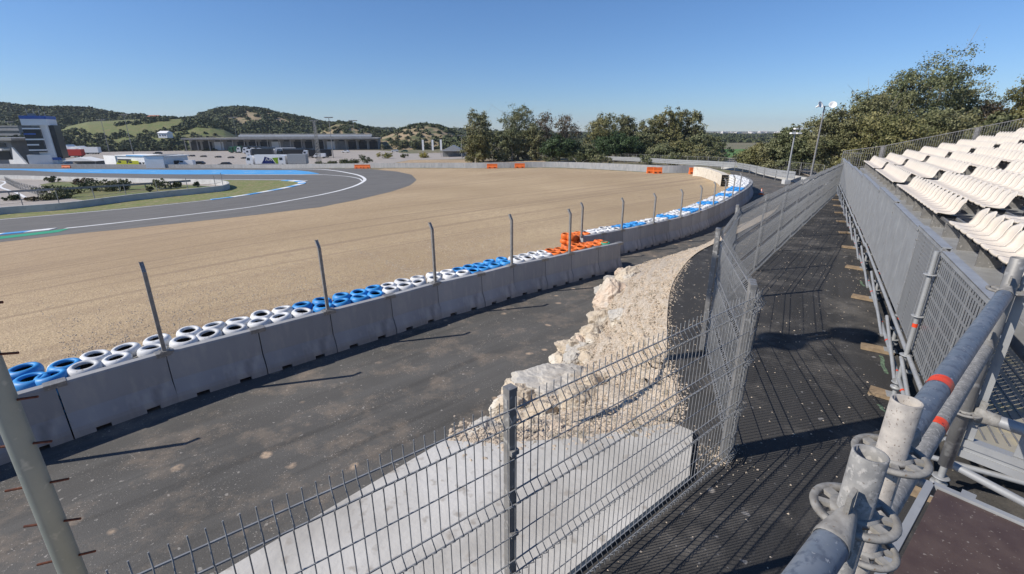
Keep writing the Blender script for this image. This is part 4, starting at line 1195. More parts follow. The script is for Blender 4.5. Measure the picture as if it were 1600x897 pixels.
def ledger_head(mb, c, d, z, mi=0):
    """cast ledger end gripping the rosette: body, lips and wedge; c = standard centre, d = unit direction of the ledger"""
    d = Vector(d); sd = Vector((-d.y, d.x, 0)); n = 20; vs = []
    secs = ((.029,.009,.026),(.036,.013,.033),(.050,.0165,.034),(.066,.020,.030),(.080,.0235,.0265),(.092,.0252,.0255),(.104,.0252,.0255),(.106,.0242,.0243))
    for t, w_, h_ in secs:
        for k in range(n):
            a = 2*math.pi*k/n; ca, sa = math.cos(a), math.sin(a)
            vs.append(Vector(c) + d*t + sd*w_*math.copysign(abs(ca)**.8, ca) + Vector((0,0,z + h_*math.copysign(abs(sa)**.8, sa))))
    f = [(i*n+k, i*n+(k+1)%n, (i+1)*n+(k+1)%n, (i+1)*n+k) for i in range(len(secs)-1) for k in range(n)] + [tuple(range(n-1,-1,-1))]
    mb.add(vs, f, mi, True)
    mb.lathe([(.0262,-.004),(.0262,.004)], 20, Vector(c) + d*.097 + Vector((0,0,z)), M=Matrix.Rotation(math.atan2(d.y,d.x),3,'Z') @ Matrix.Rotation(R(90),3,'Y'), mi=mi)
    # wedge
    q = Vector(c) + d*.048
    mb.add([q + d*a + sd*b*.0035 + Vector((0,0,z+h)) for b in (-1,1) for a, h in ((-.011,-.045),(.004,-.055),(.013,.062),(-.011,.066))],
           [(0,1,2,3),(7,6,5,4),(0,4,5,1),(1,5,6,2),(2,6,7,3),(3,7,4,0)], mi)
def standard(xy, ztop, zr, zb, name_label, m, rmat=None):
    c = loc((xy[0], xy[1], 3.0))
    mb = MB(); open_tube(mb, zb-3.0, ztop-3.0)
    o = mb.build('tower_standard', m, tower, (c.x, c.y, 0)); 
    if name_label: o['label'] = name_label
    for z in zr:
        m2 = MB(); big_rosette(m2, 0); m2.build('rosette', rmat or M_cast, o, (0, 0, z-3.0))
    return c
A_ = (.554,.597); B_ = (.719,.734); C_ = (1.914,1.694)
LV = [ZL, CAMZ-.806, CAMZ-1.6, CAMZ-2.2]
cA = standard(A_, ZL+.112, LV, 3.0, 'short grey tube end standing closest to the camera', M_tubew)
cB = standard(B_, ZL+.119, LV, 3.0, 'short tube end spattered with pale mortar', mat('mortar_tube', (.40,.37,.335), (.29,.27,.25), 50, .9, 0, bump=.7, bscale=120, c3=(.16,.13,.11), s3=220, lo3=.63, hi3=.70))
cC = standard(C_, ZL+.13, [LV[0]], CAMZ-1.40, None, M_galvd)
def ledger(a, b, z, r=.0242, m=None, nm='tower_ledger', heads=True, tape=None, lab=None):
    a = loc((*a, 3)); b = loc((*b, 3)); d = (b-a); d.z = 0; Ld = d.length; d.normalize()
    mb = MB(); mb.tube(a + d*.085 + Vector((0,0,z-3)), b - d*.085 + Vector((0,0,z-3)), r, 26)
    o = mb.build(nm, m or M_tube, tower)
    if lab: o['label'] = lab
    if heads:
        for c, dd in ((a, d), (b, -d)):
            m2 = MB(); ledger_head(m2, (c.x, c.y, 0), dd, z-3); m2.build('ledger_head', M_cast, o)
    if tape:
        for t in tape:
            p = a + d*t; ang = math.atan2(d.y, d.x)
            Mx = Matrix.Rotation(ang, 3, 'Z') @ Matrix.Rotation(R(90), 3, 'Y')
            m3 = MB(); m3.lathe([(r+.0006,-.022),(r+.0006,.022)], 26, (p.x, p.y, z-3), M=Mx); m3.build('orange_marker_tape', M_tape, o)
    return o
Bk = (A_[0] - TU.x*1.4, A_[1] - TU.y*1.4)
ledger(B_, C_, LV[0], tape=(.395,), lab='thick blue grey rail with a wide orange band')
ledger(Bk, A_, LV[0], lab='thick blue grey rail at the bottom edge of the photo')
ledger(B_, C_, LV[1], m=M_tubew, tape=(.64,)); ledger(Bk, A_, LV[1], m=M_tubew)
off = -TN*.10
ledger((-.334+off.x, -.142+off.y), (2.72+off.x*.2, 2.45+off.y*.2), CAMZ-1.6, m=M_tube, heads=False, tape=(1.65, 2.6), nm='deck_ledger')
# deck board with aluminium edge
def Tp(a, n_, z): p = Vector((T0.x,T0.y,0)) + TU*a + TN*n_; return Vector((p.x, p.y, z))
dk = Vector((2.01,1.80,0)) - Vector((T0.x,T0.y,0)); da, dn = dk.dot(TU), dk.dot(TN); print('deck corner', da, dn)
ZD = CAMZ - 1.6
mb = MB(); mb.box((da-1.1, -(dn+.75), ZD-3-.008), (2.16, 1.46, .012)); mb.build('plywood_deck', M_ply, tower)
mb = MB()
mb.box((da-1.1, -(dn-.01), ZD-3-.02), (2.2,.03,.06)); mb.box((da+.0, -(dn+.75), ZD-3-.02), (.03,1.5,.06)); mb.box((da-1.1, -(dn+1.51), ZD-3-.02), (2.2,.03,.06))
for q in (.12, 1.36): mb.box((da+.03, -(dn+q), ZD-3-.02), (.07,.05,.045))
mb.build('deck_frame', M_galv, tower)
# cross tube carrying the deck, cross rail and barred side guard running out from the far standard
mb = MB(); mb.tube((da+.07,.2,ZD-3.06), (da+.07,-(dn+1.9),ZD-3.06), .0242, 16); mb.build('deck_bearer', M_galv, tower)
c1 = loc((C_[0], C_[1], 3)); ZC = CAMZ-1.12-3; ZG_ = CAMZ-1.295-3; ZT_ = CAMZ-.55-3
mb = MB(); mb.tube((c1.x, c1.y-.09, ZC), (c1.x, c1.y-2.2, ZC), .0242, 20); o = mb.build('cross_rail', M_galv, tower)
m2 = MB(); ledger_head(m2, (c1.x, c1.y, 0), (0,-1,0), ZC); m2.build('ledger_head', M_cast, o)
m2 = MB(); big_rosette(m2, 0); m2.build('rosette', M_cast, tower, (c1.x, c1.y, ZC))
sg_ = MB(); X0 = c1.x + .035
for z in (ZG_+.022, ZG_-.03): sg_.box((X0, c1.y-1.1, z), (.045, 2.15, .032))
sg_.box((X0+.001, c1.y-1.1, ZG_-.004), (.03, 2.15, .02))
sg_.build('guard_bottom_profile', M_galv, tower)
for q in range(9):
    m2 = MB(); y = c1.y-.04-.15*q; m2.box((X0, y, (ZG_+ZT_)/2+.02), (.022,.03, ZT_-ZG_-.04)); m2.build('guard_bar', M_galv, tower)
m2 = MB(); m2.box((X0, c1.y-1.1, ZT_+.012), (.04,2.15,.03)); m2.build('guard_top_profile', M_galv, tower)
m2 = MB(); m2.tube((X0+.02, c1.y-.02, ZG_-.12), (X0+.02, c1.y-2.2, ZG_-.50), .017, 12); m2.build('guard_brace', M_galv, tower)

# ================================================================== TALL LIGHT POLE AT THE LEFT
PX, PY = -4.95, 3.93
lp = empty('light_pole', (PX, PY, 0)); tag(lp, 'grey green painted light pole with rusty climbing rods, close at the left edge', 'light pole')
mb = MB(); mb.tube((0,0,0), (0,0,11), .115, 28, r2=.075); mb.lathe([(.0,.02),(.22,.02),(.22,0),(0,0)], 20); mb.build('pole_shaft', M_pole, lp)
for i in range(19):
    z = 1.0 + .50*i; a = R(20) if i % 2 else R(12)
    d = Vector((math.cos(a), math.sin(a), 0)); r0 = .11
    mb = MB(); mb.tube(Vector((0,0,z)) - d*.26, Vector((0,0,z)) + d*.26, .013, 8); mb.build('climbing_rod', M_rust, lp)
for s_ in (-1, 1):
    mb = MB(); mb.beam((0,0,10.9), (.0+s_*.55,.1*s_,11.0), .06, .06)
    mb.lathe([(.05,.0),(.18,-.06),(.30,-.22),(.33,-.30),(.31,-.30),(.28,-.22)], 18, (s_*.62,.1*s_,11.05)); mb.build('lamp_head', M_galvd, lp)

# ================================================================== VEGETATION
def quads_obj(name, C_, Nrm, sz, asp, m, parent=None, seed=0):
    """many leaf faces: centres, rough normals, size"""
    rg = np.random.default_rng(seed); n = len(C_)
    a = rg.normal(size=(n,3)); nn = Nrm + a*.8; nn /= np.linalg.norm(nn, axis=1)[:,None] + 1e-9
    t = np.cross(nn, rg.normal(size=(n,3))); t /= np.linalg.norm(t, axis=1)[:,None] + 1e-9
    b = np.cross(nn, t); s = sz*rg.uniform(.6, 1.35, n)[:,None]
    t = t*s*.5; b = b*s*.5*asp
    V = np.stack([C_-t-b*.3, C_-b, C_+t*.9+b*.2, C_+b], 1).reshape(-1,3)
    me = bpy.data.meshes.new(name); me.vertices.add(4*n); me.vertices.foreach_set('co', V.ravel())
    me.loops.add(4*n); me.loops.foreach_set('vertex_index', np.arange(4*n)); me.polygons.add(n)
    me.polygons.foreach_set('loop_start', np.arange(0,4*n,4)); me.polygons.foreach_set('loop_total', np.full(n,4))
    me.materials.append(m); me.update(calc_edges=True)
    o = bpy.data.objects.new(name, me); COL.objects.link(o)
    if parent: o.parent = parent
    return o
def crown(lobes, rg, clumps, per, cr):
    """leaf centres gathered in clumps inside the shells of the lobes"""
    vol = np.array([l[1][0]*l[1][1]*l[1][2] for l in lobes])**(2/3); vol /= vol.sum(); CC = []; NN = []; cl = []
    for (c, r), p in zip(lobes, vol):
        k = max(3, int(clumps*p)); d = rg.normal(size=(k,3)); d /= np.linalg.norm(d, axis=1)[:,None]
        rad = rg.uniform(.45, 1.08, k)[:,None]; pos = np.array(c) + d*rad*np.array(r)
        pos[:,2] = np.maximum(pos[:,2], .3)
        for q in range(k):
            m_ = int(per*rg.uniform(.5, 1.4)); e = rg.normal(size=(m_,3)); e *= cr*rg.uniform(.6,1.2)*np.array([1,1,.7])*.6
            CC.append(pos[q] + e); NN.append(np.tile(d[q], (m_,1)) + e*.4); cl.append(pos[q])
    return np.concatenate(CC), np.concatenate(NN), cl
def tree(name, x, y, h, wid, kind, label, seed, group=None, dens=1.0, leaf=.3, bare=False):
    rg = np.random.default_rng(seed); z = H(x, y); t = empty(name, (x, y, z)); tag(t, label, 'tree', group)
    m = {'euc':M_euc,'euc2':M_euc2,'gold':M_euc3,'pine':M_pine,'red':M_redb}[kind]
    lobes = []
    if kind == 'pine':
        lobes = [((0,0,h*.58),(wid*.5,wid*.5,h*.40))] + [((wid*.28*math.cos(a), wid*.28*math.sin(a), h*.55),(wid*.26,wid*.26,h*.3)) for a in (0,1.3,2.6,3.9,5.2)]
    else:
        nl = 9 + int(rg.integers(0,4))
        for i in range(nl):
            f = i/(nl-1); zz = h*(.16 + .70*f); rr = wid*.5*(math.sin(math.pi*min(1, .28+.56*f))**.6)
            a = rg.uniform(0, 6.28); o_ = rr*rg.uniform(.25,.75); q = rg.uniform(.20,.33)*wid*(1.0 if not bare else .75)
            lobes.append(((o_*math.cos(a), o_*math.sin(a), zz), (q*1.15, q*1.15, q*rg.uniform(.7,1.1)*min(1.3, h/wid*.8))))
        lobes.append(((0,0,h*.90), (wid*.16, wid*.16, h*.09)))
        lobes.append(((rg.uniform(-.1,.1)*wid,0,h*.5), (wid*.26, wid*.26, h*.2)))
    C1, N1, cl = crown(lobes, rg, int(250*dens), 60 if not bare else 20, wid*(.075 if kind != 'pine' else .06))
    quads_obj('crown', C1, N1, leaf, .55, m, t, seed)
    mb = MB(); r0 = h*.018 + .08
    top = Vector((rg.uniform(-.08,.08)*wid, 0, h*.62)); mid = Vector((rg.uniform(-.05,.05)*wid, rg.uniform(-.05,.05)*wid, h*.3))
    mb.path([(0,0,-.3), mid*.5, mid, top], [r0*1.25, r0, r0*.75, r0*.35], 9)
    for (c, r) in lobes:
        s0 = mid.lerp(top, rg.uniform(0,.8)) if c[2] > h*.4 else mid*.8
        e = Vector(c); k = s0.lerp(e, .5) + Vector((rg.normal()*.03*wid, rg.normal()*.03*wid, -.02*h))
        mb.path([s0, k, e], [r0*.38, r0*.25, r0*.09], 6)
        for _ in range(3 if not bare else 6):
            q = e + Vector((rg.normal()*r[0]*.7, rg.normal()*r[1]*.7, abs(rg.normal())*r[2]*.8)); mb.path([k.lerp(e,.6), q], [r0*.13, r0*.03], 5)
    mb.build('trunk', M_bark, t)
    return t
def at2(px, D):
    x = (px-800)/765.0*D; return x, D
def hz(px_y, D, z0): return CAMZ + D*math.tan(0) if False else CAMZ - D*((ST*F + CT*(px_y-448.5))/(CT*F - ST*(px_y-448.5))) - z0
# middle group: px, D, top py, width px, kind, label
MT = [(752,140,177,46,'euc2','dark eucalyptus with a forked crown at the left end of the middle trees'),
      (742,132,208,34,'gold','low golden green tree at the foot of the leftmost forked eucalyptus'),
      (800,136,203,40,'euc','dark bushy tree filling under the tall rounded eucalyptus'),
      (809,143,165,54,'euc','tall eucalyptus with a dense rounded crown, tallest on the left of the middle group'),
      (836,138,198,34,'euc2','dull olive tree between the tall rounded eucalyptus and the dark round pine'),
      (855,150,174,40,'red','thin half bare tree with reddish twigs, left of two'),
      (885,152,177,42,'red','thin half bare tree with reddish twigs, right of two'),
      (875,128,212,50,'pine','dark round umbrella pine left of the two round ones'),
      (942,140,180,52,'gold','golden green eucalyptus with light crown between the two round pines'),
      (975,142,178,40,'euc2','olive eucalyptus behind the larger round pine'),
      (966,126,206,62,'pine','larger dark round pine in the middle of the tree line'),
      (918,127,226,40,'euc','low grey green shrub tree between the two round pines'),
      (1020,136,182,42,'euc2','loose eucalyptus left of the tallest twin crowned one'),
      (1046,133,170,44,'gold','tall yellowish eucalyptus with twin crown right of the round pine'),
      (1080,133,174,42,'euc2','slim eucalyptus right of the yellowish twin crowned one'),
      (1070,122,222,50,'gold','low yellow green tree under the slim eucalyptus'),
      (1108,124,212,44,'euc','low dark tree at the right end of the middle trees'),
      (1035,121,228,46,'euc','low dark bush tree left of the low yellow green tree'),
      (1000,132,208,36,'euc','medium dark tree just right of the larger round pine')]
for i, (px, D, ty, wp, kd, lb) in enumerate(MT):
    x, y = at2(px, D); z0 = H(x, y); hh = hz(ty, D, z0); ww = wp/765*D*1.22
    tree('pine_tree' if kd == 'pine' else 'eucalyptus_tree', x, y, hh, ww, kd, lb, 100+i, 'trees beyond the far barrier', 1.25 if kd == 'pine' else .95, .42, bare=(kd == 'red'))
RT = [(1190,80,226,60,'gold','low yellow green tree leftmost of the trees behind the stand'),
      (1222,76,214,56,'euc2','olive tree behind the shorter lamp post'),
      (1262,72,200,62,'euc','dark tree between the two lamp posts behind the stand'),
      (1236,84,196,40,'euc','slender dark tree peeping above the olive one'),
      (1305,68,168,78,'euc2','broad olive eucalyptus just behind the loudspeaker post'),
      (1345,66,140,84,'euc2','big olive eucalyptus rising right of the loudspeaker post'),
      (1392,70,108,90,'euc','tall grey green eucalyptus left of the summit crown'),
      (1436,68,90,110,'euc','tallest eucalyptus forming the summit of the right hand trees'),
      (1490,70,122,80,'euc2','tall eucalyptus right of the summit crown'),
      (1400,60,170,110,'gold','mid height yellow olive eucalyptus in front of the tallest ones'),
      (1470,60,168,100,'euc2','mid height olive eucalyptus above the end railing'),
      (1532,66,150,50,'red','thin reddish half bare tree in the gap at the right'),
      (1590,66,108,76,'gold','yellow green eucalyptus at the right edge of the photo'),
      (1560,62,170,50,'euc','low dark tree in the gap right of the reddish half bare one'),
      (1650,66,118,80,'euc2','olive tree cut by the right edge')]
for i, (px, D, ty, wp, kd, lb) in enumerate(RT):
    x, y = at2(px, D); z0 = H(x, y); hh = hz(ty, D, z0)*.95; ww = wp/765*D*(1.12 if ty < 150 else .98)
    tree('eucalyptus_tree', x, y, hh, ww, kd, lb, 200+i, 'eucalyptus trees behind the grandstand', 2.0 if ty < 150 else 1.5, .27, bare=(kd == 'red'))

def bush(px, py, wp, hp, m, label, seed, name='shrub', group=None, leaf=.3, loc_=None):
    p = loc_ or G(px, py); dep = p.y*CT + (CAMZ-p.z)*ST; w_ = wp*dep/F; h_ = hp*dep/F*1.05
    rg = np.random.default_rng(seed); lob = [((rg.normal()*w_*.22, rg.normal()*w_*.15, h_*rg.uniform(.35,.6)), (w_*.26, w_*.26, h_*.42)) for _ in range(5)]
    C1, N1, cl = crown(lob, rg, 46, 34, w_*.07); t = empty(name, p); tag(t, label, 'shrub', group)
    quads_obj('foliage', C1, N1, max(leaf, w_*.055), .6, m, t, seed)
    mb = MB()
    for (c, r) in lob: mb.path([(c[0]*.2, c[1]*.2, -.1), (c[0]*.6, c[1]*.6, c[2]*.5), c], [.07,.05,.02], 5)
    mb.build('stems', M_bark, t); return t
BS = [(84,285,20,9,M_bush,'small round shrub on the left of the inner grass'),(110,303,56,12,M_bush,'long low dark shrub close to the inner curved wall'),
      (128,289,30,10,M_redb,'brownish shrub near the left of the inner planting'),(150,298,44,17,M_bush,'dense green shrub, largest in the middle of the inner planting'),
      (172,299,40,20,M_euc2,'tall olive shrub right of the largest inner one'),(196,297,26,18,M_bush,'upright shrub in the middle right of the inner planting'),
      (252,296,26,17,M_euc,'dark round shrub at the right part of the inner grass'),(276,294,14,10,M_bush,'small shrub right of the dark round one'),
      (234,300,12,9,M_bush,'tiny shrub left of the dark round one'),(311,292,10,7,M_bush,'little tuft near the tip of the curved wall'),
      (88,311,60,9,M_bush,'flat dark shrub behind the guard rail, second from the left'),(20,313,22,9,M_bush,'leftmost shrub behind the guard rail'),(53,314,18,6,M_redb,'reddish low shrub by the guard rail'),
      (570,256,26,13,M_bush,'round green shrub behind the far barrier'),(545,257,40,7,M_bush,'low dark hedge left of the round shrub'),(512,257.5,30,5,M_bush,'flat dark hedge beside the lattice mast'),
      (604,248,26,9,M_yel,'yellow flowering shrub, left one beyond the far barrier'),(631,247,14,7,M_bush,'round dark shrub between the two yellow ones'),(658,247,26,8,M_yel,'yellow flowering shrub, right one beyond the far barrier'),
      (625,233,40,16,M_bush,'bushy thicket beside the ramp road, left'),(650,234,44,15,M_bush,'bushy thicket beside the ramp road, right'),(680,232,44,18,M_euc,'dark thicket left of the white tent'),(706,226,40,20,M_euc,'dark thicket behind the white tent'),
      (597,234,8,7,M_bush,'small round bush at the end of the garages')]
for i, b in enumerate(BS): bush(*b[:5], b[5], 300+i)
UB = [(770,252,36,16),(822,251,40,16),(855,253,30,10),(905,254,40,18),(945,256,40,14),(1010,257,36,14),(1060,259,40,18),(1098,257,44,24),(1130,250,40,20),(1175,262,30,16)]
for i, (a, b, c, d) in enumerate(UB):
    bush(a, b, c, d, [M_bush, M_euc2, M_euc][i % 3], f'undergrowth bush beyond the far fence, {ORD[i]} from the left', 340+i, group='undergrowth beyond the far fence')

# hills -------------------------------------------------------------
from mathutils import noise as mnoise
def ridge_z(px, py, D):
    v = py-448.5; return CAMZ - D*((ST*F + CT*v)/(CT*F - ST*v))
def hill(name, rid, D0, D1, m, seed, scrub=0, sname=None, ssz=(3,6), green_gap=None, rough=1.5):
    xs = np.arange(rid[0][0], rid[-1][0]+.1, 2.5); NR = 26; vs = []
    pts = []
    for i, px in enumerate(xs):
        py = np.interp(px, [r[0] for r in rid], [r[1] for r in rid])
        e = min(1, min(px-rid[0][0], rid[-1][0]-px)/30+.0)
        for j in range(NR+1):
            k = j/NR; D = D0 + (D1-D0)*k*1.6; zr = ridge_z(px, py, D1)
            base = -8.0
            s = math.sin(min(1, k*1.6)*math.pi/2)**1.15 if k*1.6 <= 1 else max(0, 1-(k*1.6-1)*1.3)
            x = (px-800)/765*D
            n = mnoise.fractal(Vector((x*.02+seed, D*.02, 0)), 1.0, 2.0, 4)*rough*(1-.4*(abs(k*1.6-1) < .1))
            vs.append((x, D, base + (zr-base)*s + n*min(1, s*3)))
    W = NR+1; n = len(xs); mb = MB(); mb.add(vs, [(i*W+j, (i+1)*W+j, (i+1)*W+j+1, i*W+j+1) for i in range(n-1) for j in range(NR)], 0, True)
    o = mb.build(name, m); o['kind'] = 'structure'
    if scrub:
        rg = np.random.default_rng(seed); CC = []; NN = []
        cnt = 0; tries = 0
        while cnt < scrub and tries < scrub*6:
            tries += 1
            u = rg.random()*(n-1); v_ = rg.random()*NR*.68; i = int(u); j = int(v_)
            p = Vector(vs[i*W+j]).lerp(Vector(vs[min(i+1,n-1)*W+j+1]), rg.random())
            if green_gap and not green_gap(xs[i], v_/NR*1.6, p, rg): continue
            r = rg.uniform(*ssz); m_ = 40
            d = rg.normal(size=(m_,3)); d /= np.linalg.norm(d,axis=1)[:,None]; d[:,2] = np.abs(d[:,2])
            CC.append(np.array(p) + d*r*np.array([.6,.6,.55])*rg.uniform(.5,1,(m_,1))); NN.append(d*1.5); cnt += 1
        so_ = quads_obj(sname or 'hillside_scrub', np.concatenate(CC), np.concatenate(NN), ssz[1]*.30, .8, M_scrub, None, seed)
        tag(so_, f'dark evergreen scrub covering the {name.replace("_", " ")}', 'scrub', kind='stuff')
    return o
hill('wooded_hill_left', [(-120,176),(-40,166),(0,163.5),(35,168),(80,172),(115,172.5),(150,174),(190,181),(230,184),(250,192),(275,206)], 380, 620, M_hill, 1, 3800, 'hillside_scrub', (5,9))
hill('distant_wooded_ridge', [(230,204),(300,199),(560,200),(600,203),(640,202),(720,204),(760,207),(900,210),(1000,210),(1100,211),(1160,213)], 700, 900, M_scrub, 9, 1800, 'ridge_scrub', (6,11))
hill('wooded_hill_middle', [(262,214),(300,190),(318,182),(345,174),(370,171.5),(400,172),(430,178),(470,186),(500,193),(540,200),(580,204),(605,214)], 430, 640, M_hillb, 3, 3000, 'hillside_scrub', (5,9), lambda px, k, p, rg: rg.random() < (1.0 if mnoise.noise(Vector((p.x*.012, p.y*.012, 5))) > -.28 else .12))
hill('green_hill', [(70,216),(92,203),(110,198),(140,191),(200,187.5),(260,185.5),(310,185.5),(330,189),(350,197),(370,212)], 320, 440, M_green, 4, 560, 'hillside_scrub', (2.5,5.5), lambda px, k, p, rg: (k < .40 and rg.random() < .6) or mnoise.noise(Vector((p.x*.022, p.y*.03, 2))) > .10)
hill('bare_earth_hill', [(488,214),(500,205),(515,197),(530,191.5),(545,193),(570,201),(600,209),(612,214)], 380, 440, M_hillb, 5, 260, 'hillside_scrub', (3,5), lambda px, k, p, rg: k > .75 or rg.random() < .25)
hill('quarried_earth_hill', [(596,214),(620,207),(632,203),(650,198),(670,197),(690,199.5),(705,206),(722,212)], 330, 400, M_hillb, 6, 200, 'hillside_scrub', (3,5), lambda px, k, p, rg: k > .85 or rg.random() < .15)
# wood behind the garages and the flat dark tree lines of the plain
def woodline(name, pts, h, n, label, sz=3, seed=0, D_spread=25, m=None):
    rg = np.random.default_rng(seed); CC = []; NN = []
    for _ in range(n):
        f = rg.random()*(len(pts)-1); i = int(f); q = f-i
        px = pts[i][0]*(1-q)+pts[i+1][0]*q; D = pts[i][1]*(1-q)+pts[i+1][1]*q + rg.uniform(0, D_spread)
        x = (px-800)/765*D; z = float(hsm(x, D)) if abs(x) < 8000 else -8
        r = h*rg.uniform(.3,.6); d = rg.normal(size=(22,3)); d /= np.linalg.norm(d,axis=1)[:,None]; d[:,2] = np.abs(d[:,2])
        CC.append(np.array((x, D, z + rg.uniform(0,.4)*h)) + d*r*np.array([1,1,1.1])); NN.append(d*1.5)
    o = quads_obj(name, np.concatenate(CC), np.concatenate(NN), sz, .8, m or M_scrub, None, seed); tag(o, label, 'woodland', kind='stuff')
woodline('far_woodland', [(560,420),(640,450),(700,330),(730,300),(760,290)], 9, 420, 'dark woodland between the earth hills and the middle trees', 2.6, 31)
woodline('plain_woodland', [(740,520),(850,560),(1000,560),(1130,600),(1250,620),(1330,600)], 5.5, 1000, 'dark tree belt far out on the plain', 3.4, 32, 60)
woodline('plain_woodland', [(1090,1000),(1250,1100)], 7, 500, 'farther tree belt below the distant city', 6, 33, 200)
woodline('foot_woodland', [(85,300),(200,316),(295,330)], 4.5, 330, 'dark scrub along the foot of the green hill', 2.0, 34, 22)
woodline('left_woodland', [(-60,330),(60,330),(95,330)], 12, 300, 'dark woodland behind the control tower', 2.6, 35, 30)

# distant city ------------------------------------------------------
rc = random.Random(44)
for i in range(58):
    px = 1096 + 150*rc.random()**1.0; D = rc.uniform(2600, 3300)
    top = rc.uniform(205.0, 210.5) if 1108 < px < 1225 else rc.uniform(208.5, 211); z = ridge_z(px, top, D)
    x = (px-800)/765*D; wd = rc.uniform(14, 42); h_ = z + 9
    if h_ < 4: continue
    t = MB(); t.box((0,0,h_/2), (wd, rc.uniform(14,25), h_)); 
    t.box((rc.uniform(-.2,.2)*wd,0,h_+1.4), (wd*.3,6,2.8))
    for f in range(int(h_/5)):
        t.box((0,-13,2.5+5*f), (wd*.9, .6, 1.7), mi=1)
    o = t.build('city_block', [M_cityb, M_grey], None, (x, D, -9), rc.uniform(-.4,.4))
    tag(o, 'pale block of the distant city on the horizon', 'building', 'buildings of the distant city')

# ================================================================== BUILDINGS AND STREET FURNITURE OF THE PADDOCK
def gp(px, py): return G(px, py)
def frame(px0, py0, px1, py1):
    """object frame whose local x runs between two ground pixels"""
    a = G(px0, py0); b = G(px1, py1); d = b-a; d.z = 0; return a, math.atan2(d.y, d.x), d.length
# control tower
a, ang, L = frame(58, 257, 99, 256)
D_ = a.y; tw = empty('control_tower', a, ang); tag(tw, 'white control tower with blue top band and dark glazing beside the pit building', 'control tower')
Wt = L; Ht = ridge_z(60, 181, a.y + 4) - a.z; print('tower', a, L, Ht)
mb = MB(); mb.box((Wt*.5, 5.0, Ht*.46), (Wt*.60, 9, Ht*.92)); mb.box((Wt*.40,4.4,Ht*.87), (Wt*.96, 10.5, Ht*.13)); mb.box((Wt*.18,3.2,Ht*.10), (Wt*.9,7,Ht*.20)); mb.build('wall', M_bld, tw)
mb = MB(); mb.box((Wt*.40,4.4,Ht*.965), (Wt*.98,10.7,Ht*.065)); mb.build('blue_top_band', M_blue, tw)
mb = MB(); mb.box((Wt*.22,3.4,Ht*.52), (Wt*.62,8.6,Ht*.52)); mb.build('glazed_bay', M_glass, tw)
for k in range(5):
    mb = MB(); mb.box((Wt*.12 if k % 2 else Wt*.22,3.38,Ht*(.30+.11*k)), (Wt*.44 if k % 2 else Wt*.64,8.75,Ht*.03)); mb.build('floor_band', M_bld if k != 3 else M_blue, tw)
mb = MB(); mb.box((Wt*.90,5,Ht*.46), (Wt*.22,7,Ht*.70)); mb.build('side_glazing', M_glass, tw)
mb = MB(); mb.box((Wt*.60,.48,Ht*.47), (Wt*.22,.3,Ht*.80)); mb.build('front_pier', M_bld, tw)
mb = MB(); mb.box((Wt*.72,.35,Ht*.11), (Wt*.5,.1,Ht*.055)); mb.build('blue_sign', M_blue, tw)
mb = MB(); 
for x_ in (.1,.35,.55,.75): mb.tube((Wt*x_,3,Ht), (Wt*x_,3,Ht+rc.uniform(1.5,4)), .12, 5)
mb.box((Wt*.25,3,Ht+.4),(2,2,.9)); mb.build('roof_aerials', M_galvd, tw)
# pit building left of the tower
a, ang, L = frame(-80, 256, 44, 257)
pb = empty('pit_building', a, ang); tag(pb, 'grey pit building with a sweeping roof at the left edge, beside the tower', 'building')
Hb = ridge_z(10, 219, a.y) - a.z
mb = MB(); mb.box((L*.42,9,Hb*.5), (L*.84,16,Hb)); mb.build('wall', M_grey, pb)
mb = MB(); mb.box((L*.46,8,Hb+.4), (L*1.0,20,.9)); mb.build('roof', M_galvd, pb)
mb = MB(); mb.box((L*.40,.9,Hb*.36), (L*.78,.4,Hb*.34)); mb.build('garage_opening', M_dark, pb)
mb = MB(); mb.box((L*.40,-.4,Hb*.62), (L*.80,3,Hb*.07)); mb.build('balcony', M_bld, pb)
mb = MB(); mb.box((L*.40,.85,Hb*.80), (L*.74,.2,Hb*.16)); mb.build('window', M_glass, pb)
mb = MB(); mb.prism([(L*.80,-.6),(L*.99,-.6),(L*.99,-.2),(L*.80,-.2)], 0, Hb*.2); mb.add([(L*.86,-1,0),(L*1.02,-1,0),(L*.90,-1,Hb*.72),(L*.86,-.3,0),(L*1.02,-.3,0),(L*.90,-.3,Hb*.72)], [(0,1,2),(5,4,3),(0,2,5,3),(1,4,5,2),(0,3,4,1)]); mb.build('fin_wall', M_bld, pb)
# farther building behind the tower (roofline left)
a, ang, L = frame(-80, 236, 40, 236); fb = empty('back_building', a, ang); tag(fb, 'long dark building with horizontal bands behind the pit building', 'building')
Hb = ridge_z(10, 198, a.y)-a.z; mb = MB(); mb.box((L*.5,8,Hb*.5),(L,16,Hb)); mb.build('wall', M_grey, fb)
for k in range(4): mb = MB(); mb.box((L*.5,-.1,Hb*(.2+.2*k)),(L*.98,.3,Hb*.08)); mb.build('window', M_glass, fb)
mb = MB(); mb.box((L*.5,8,Hb+.3),(L*1.02,17,.7)); mb.build('roof', M_grey, fb)
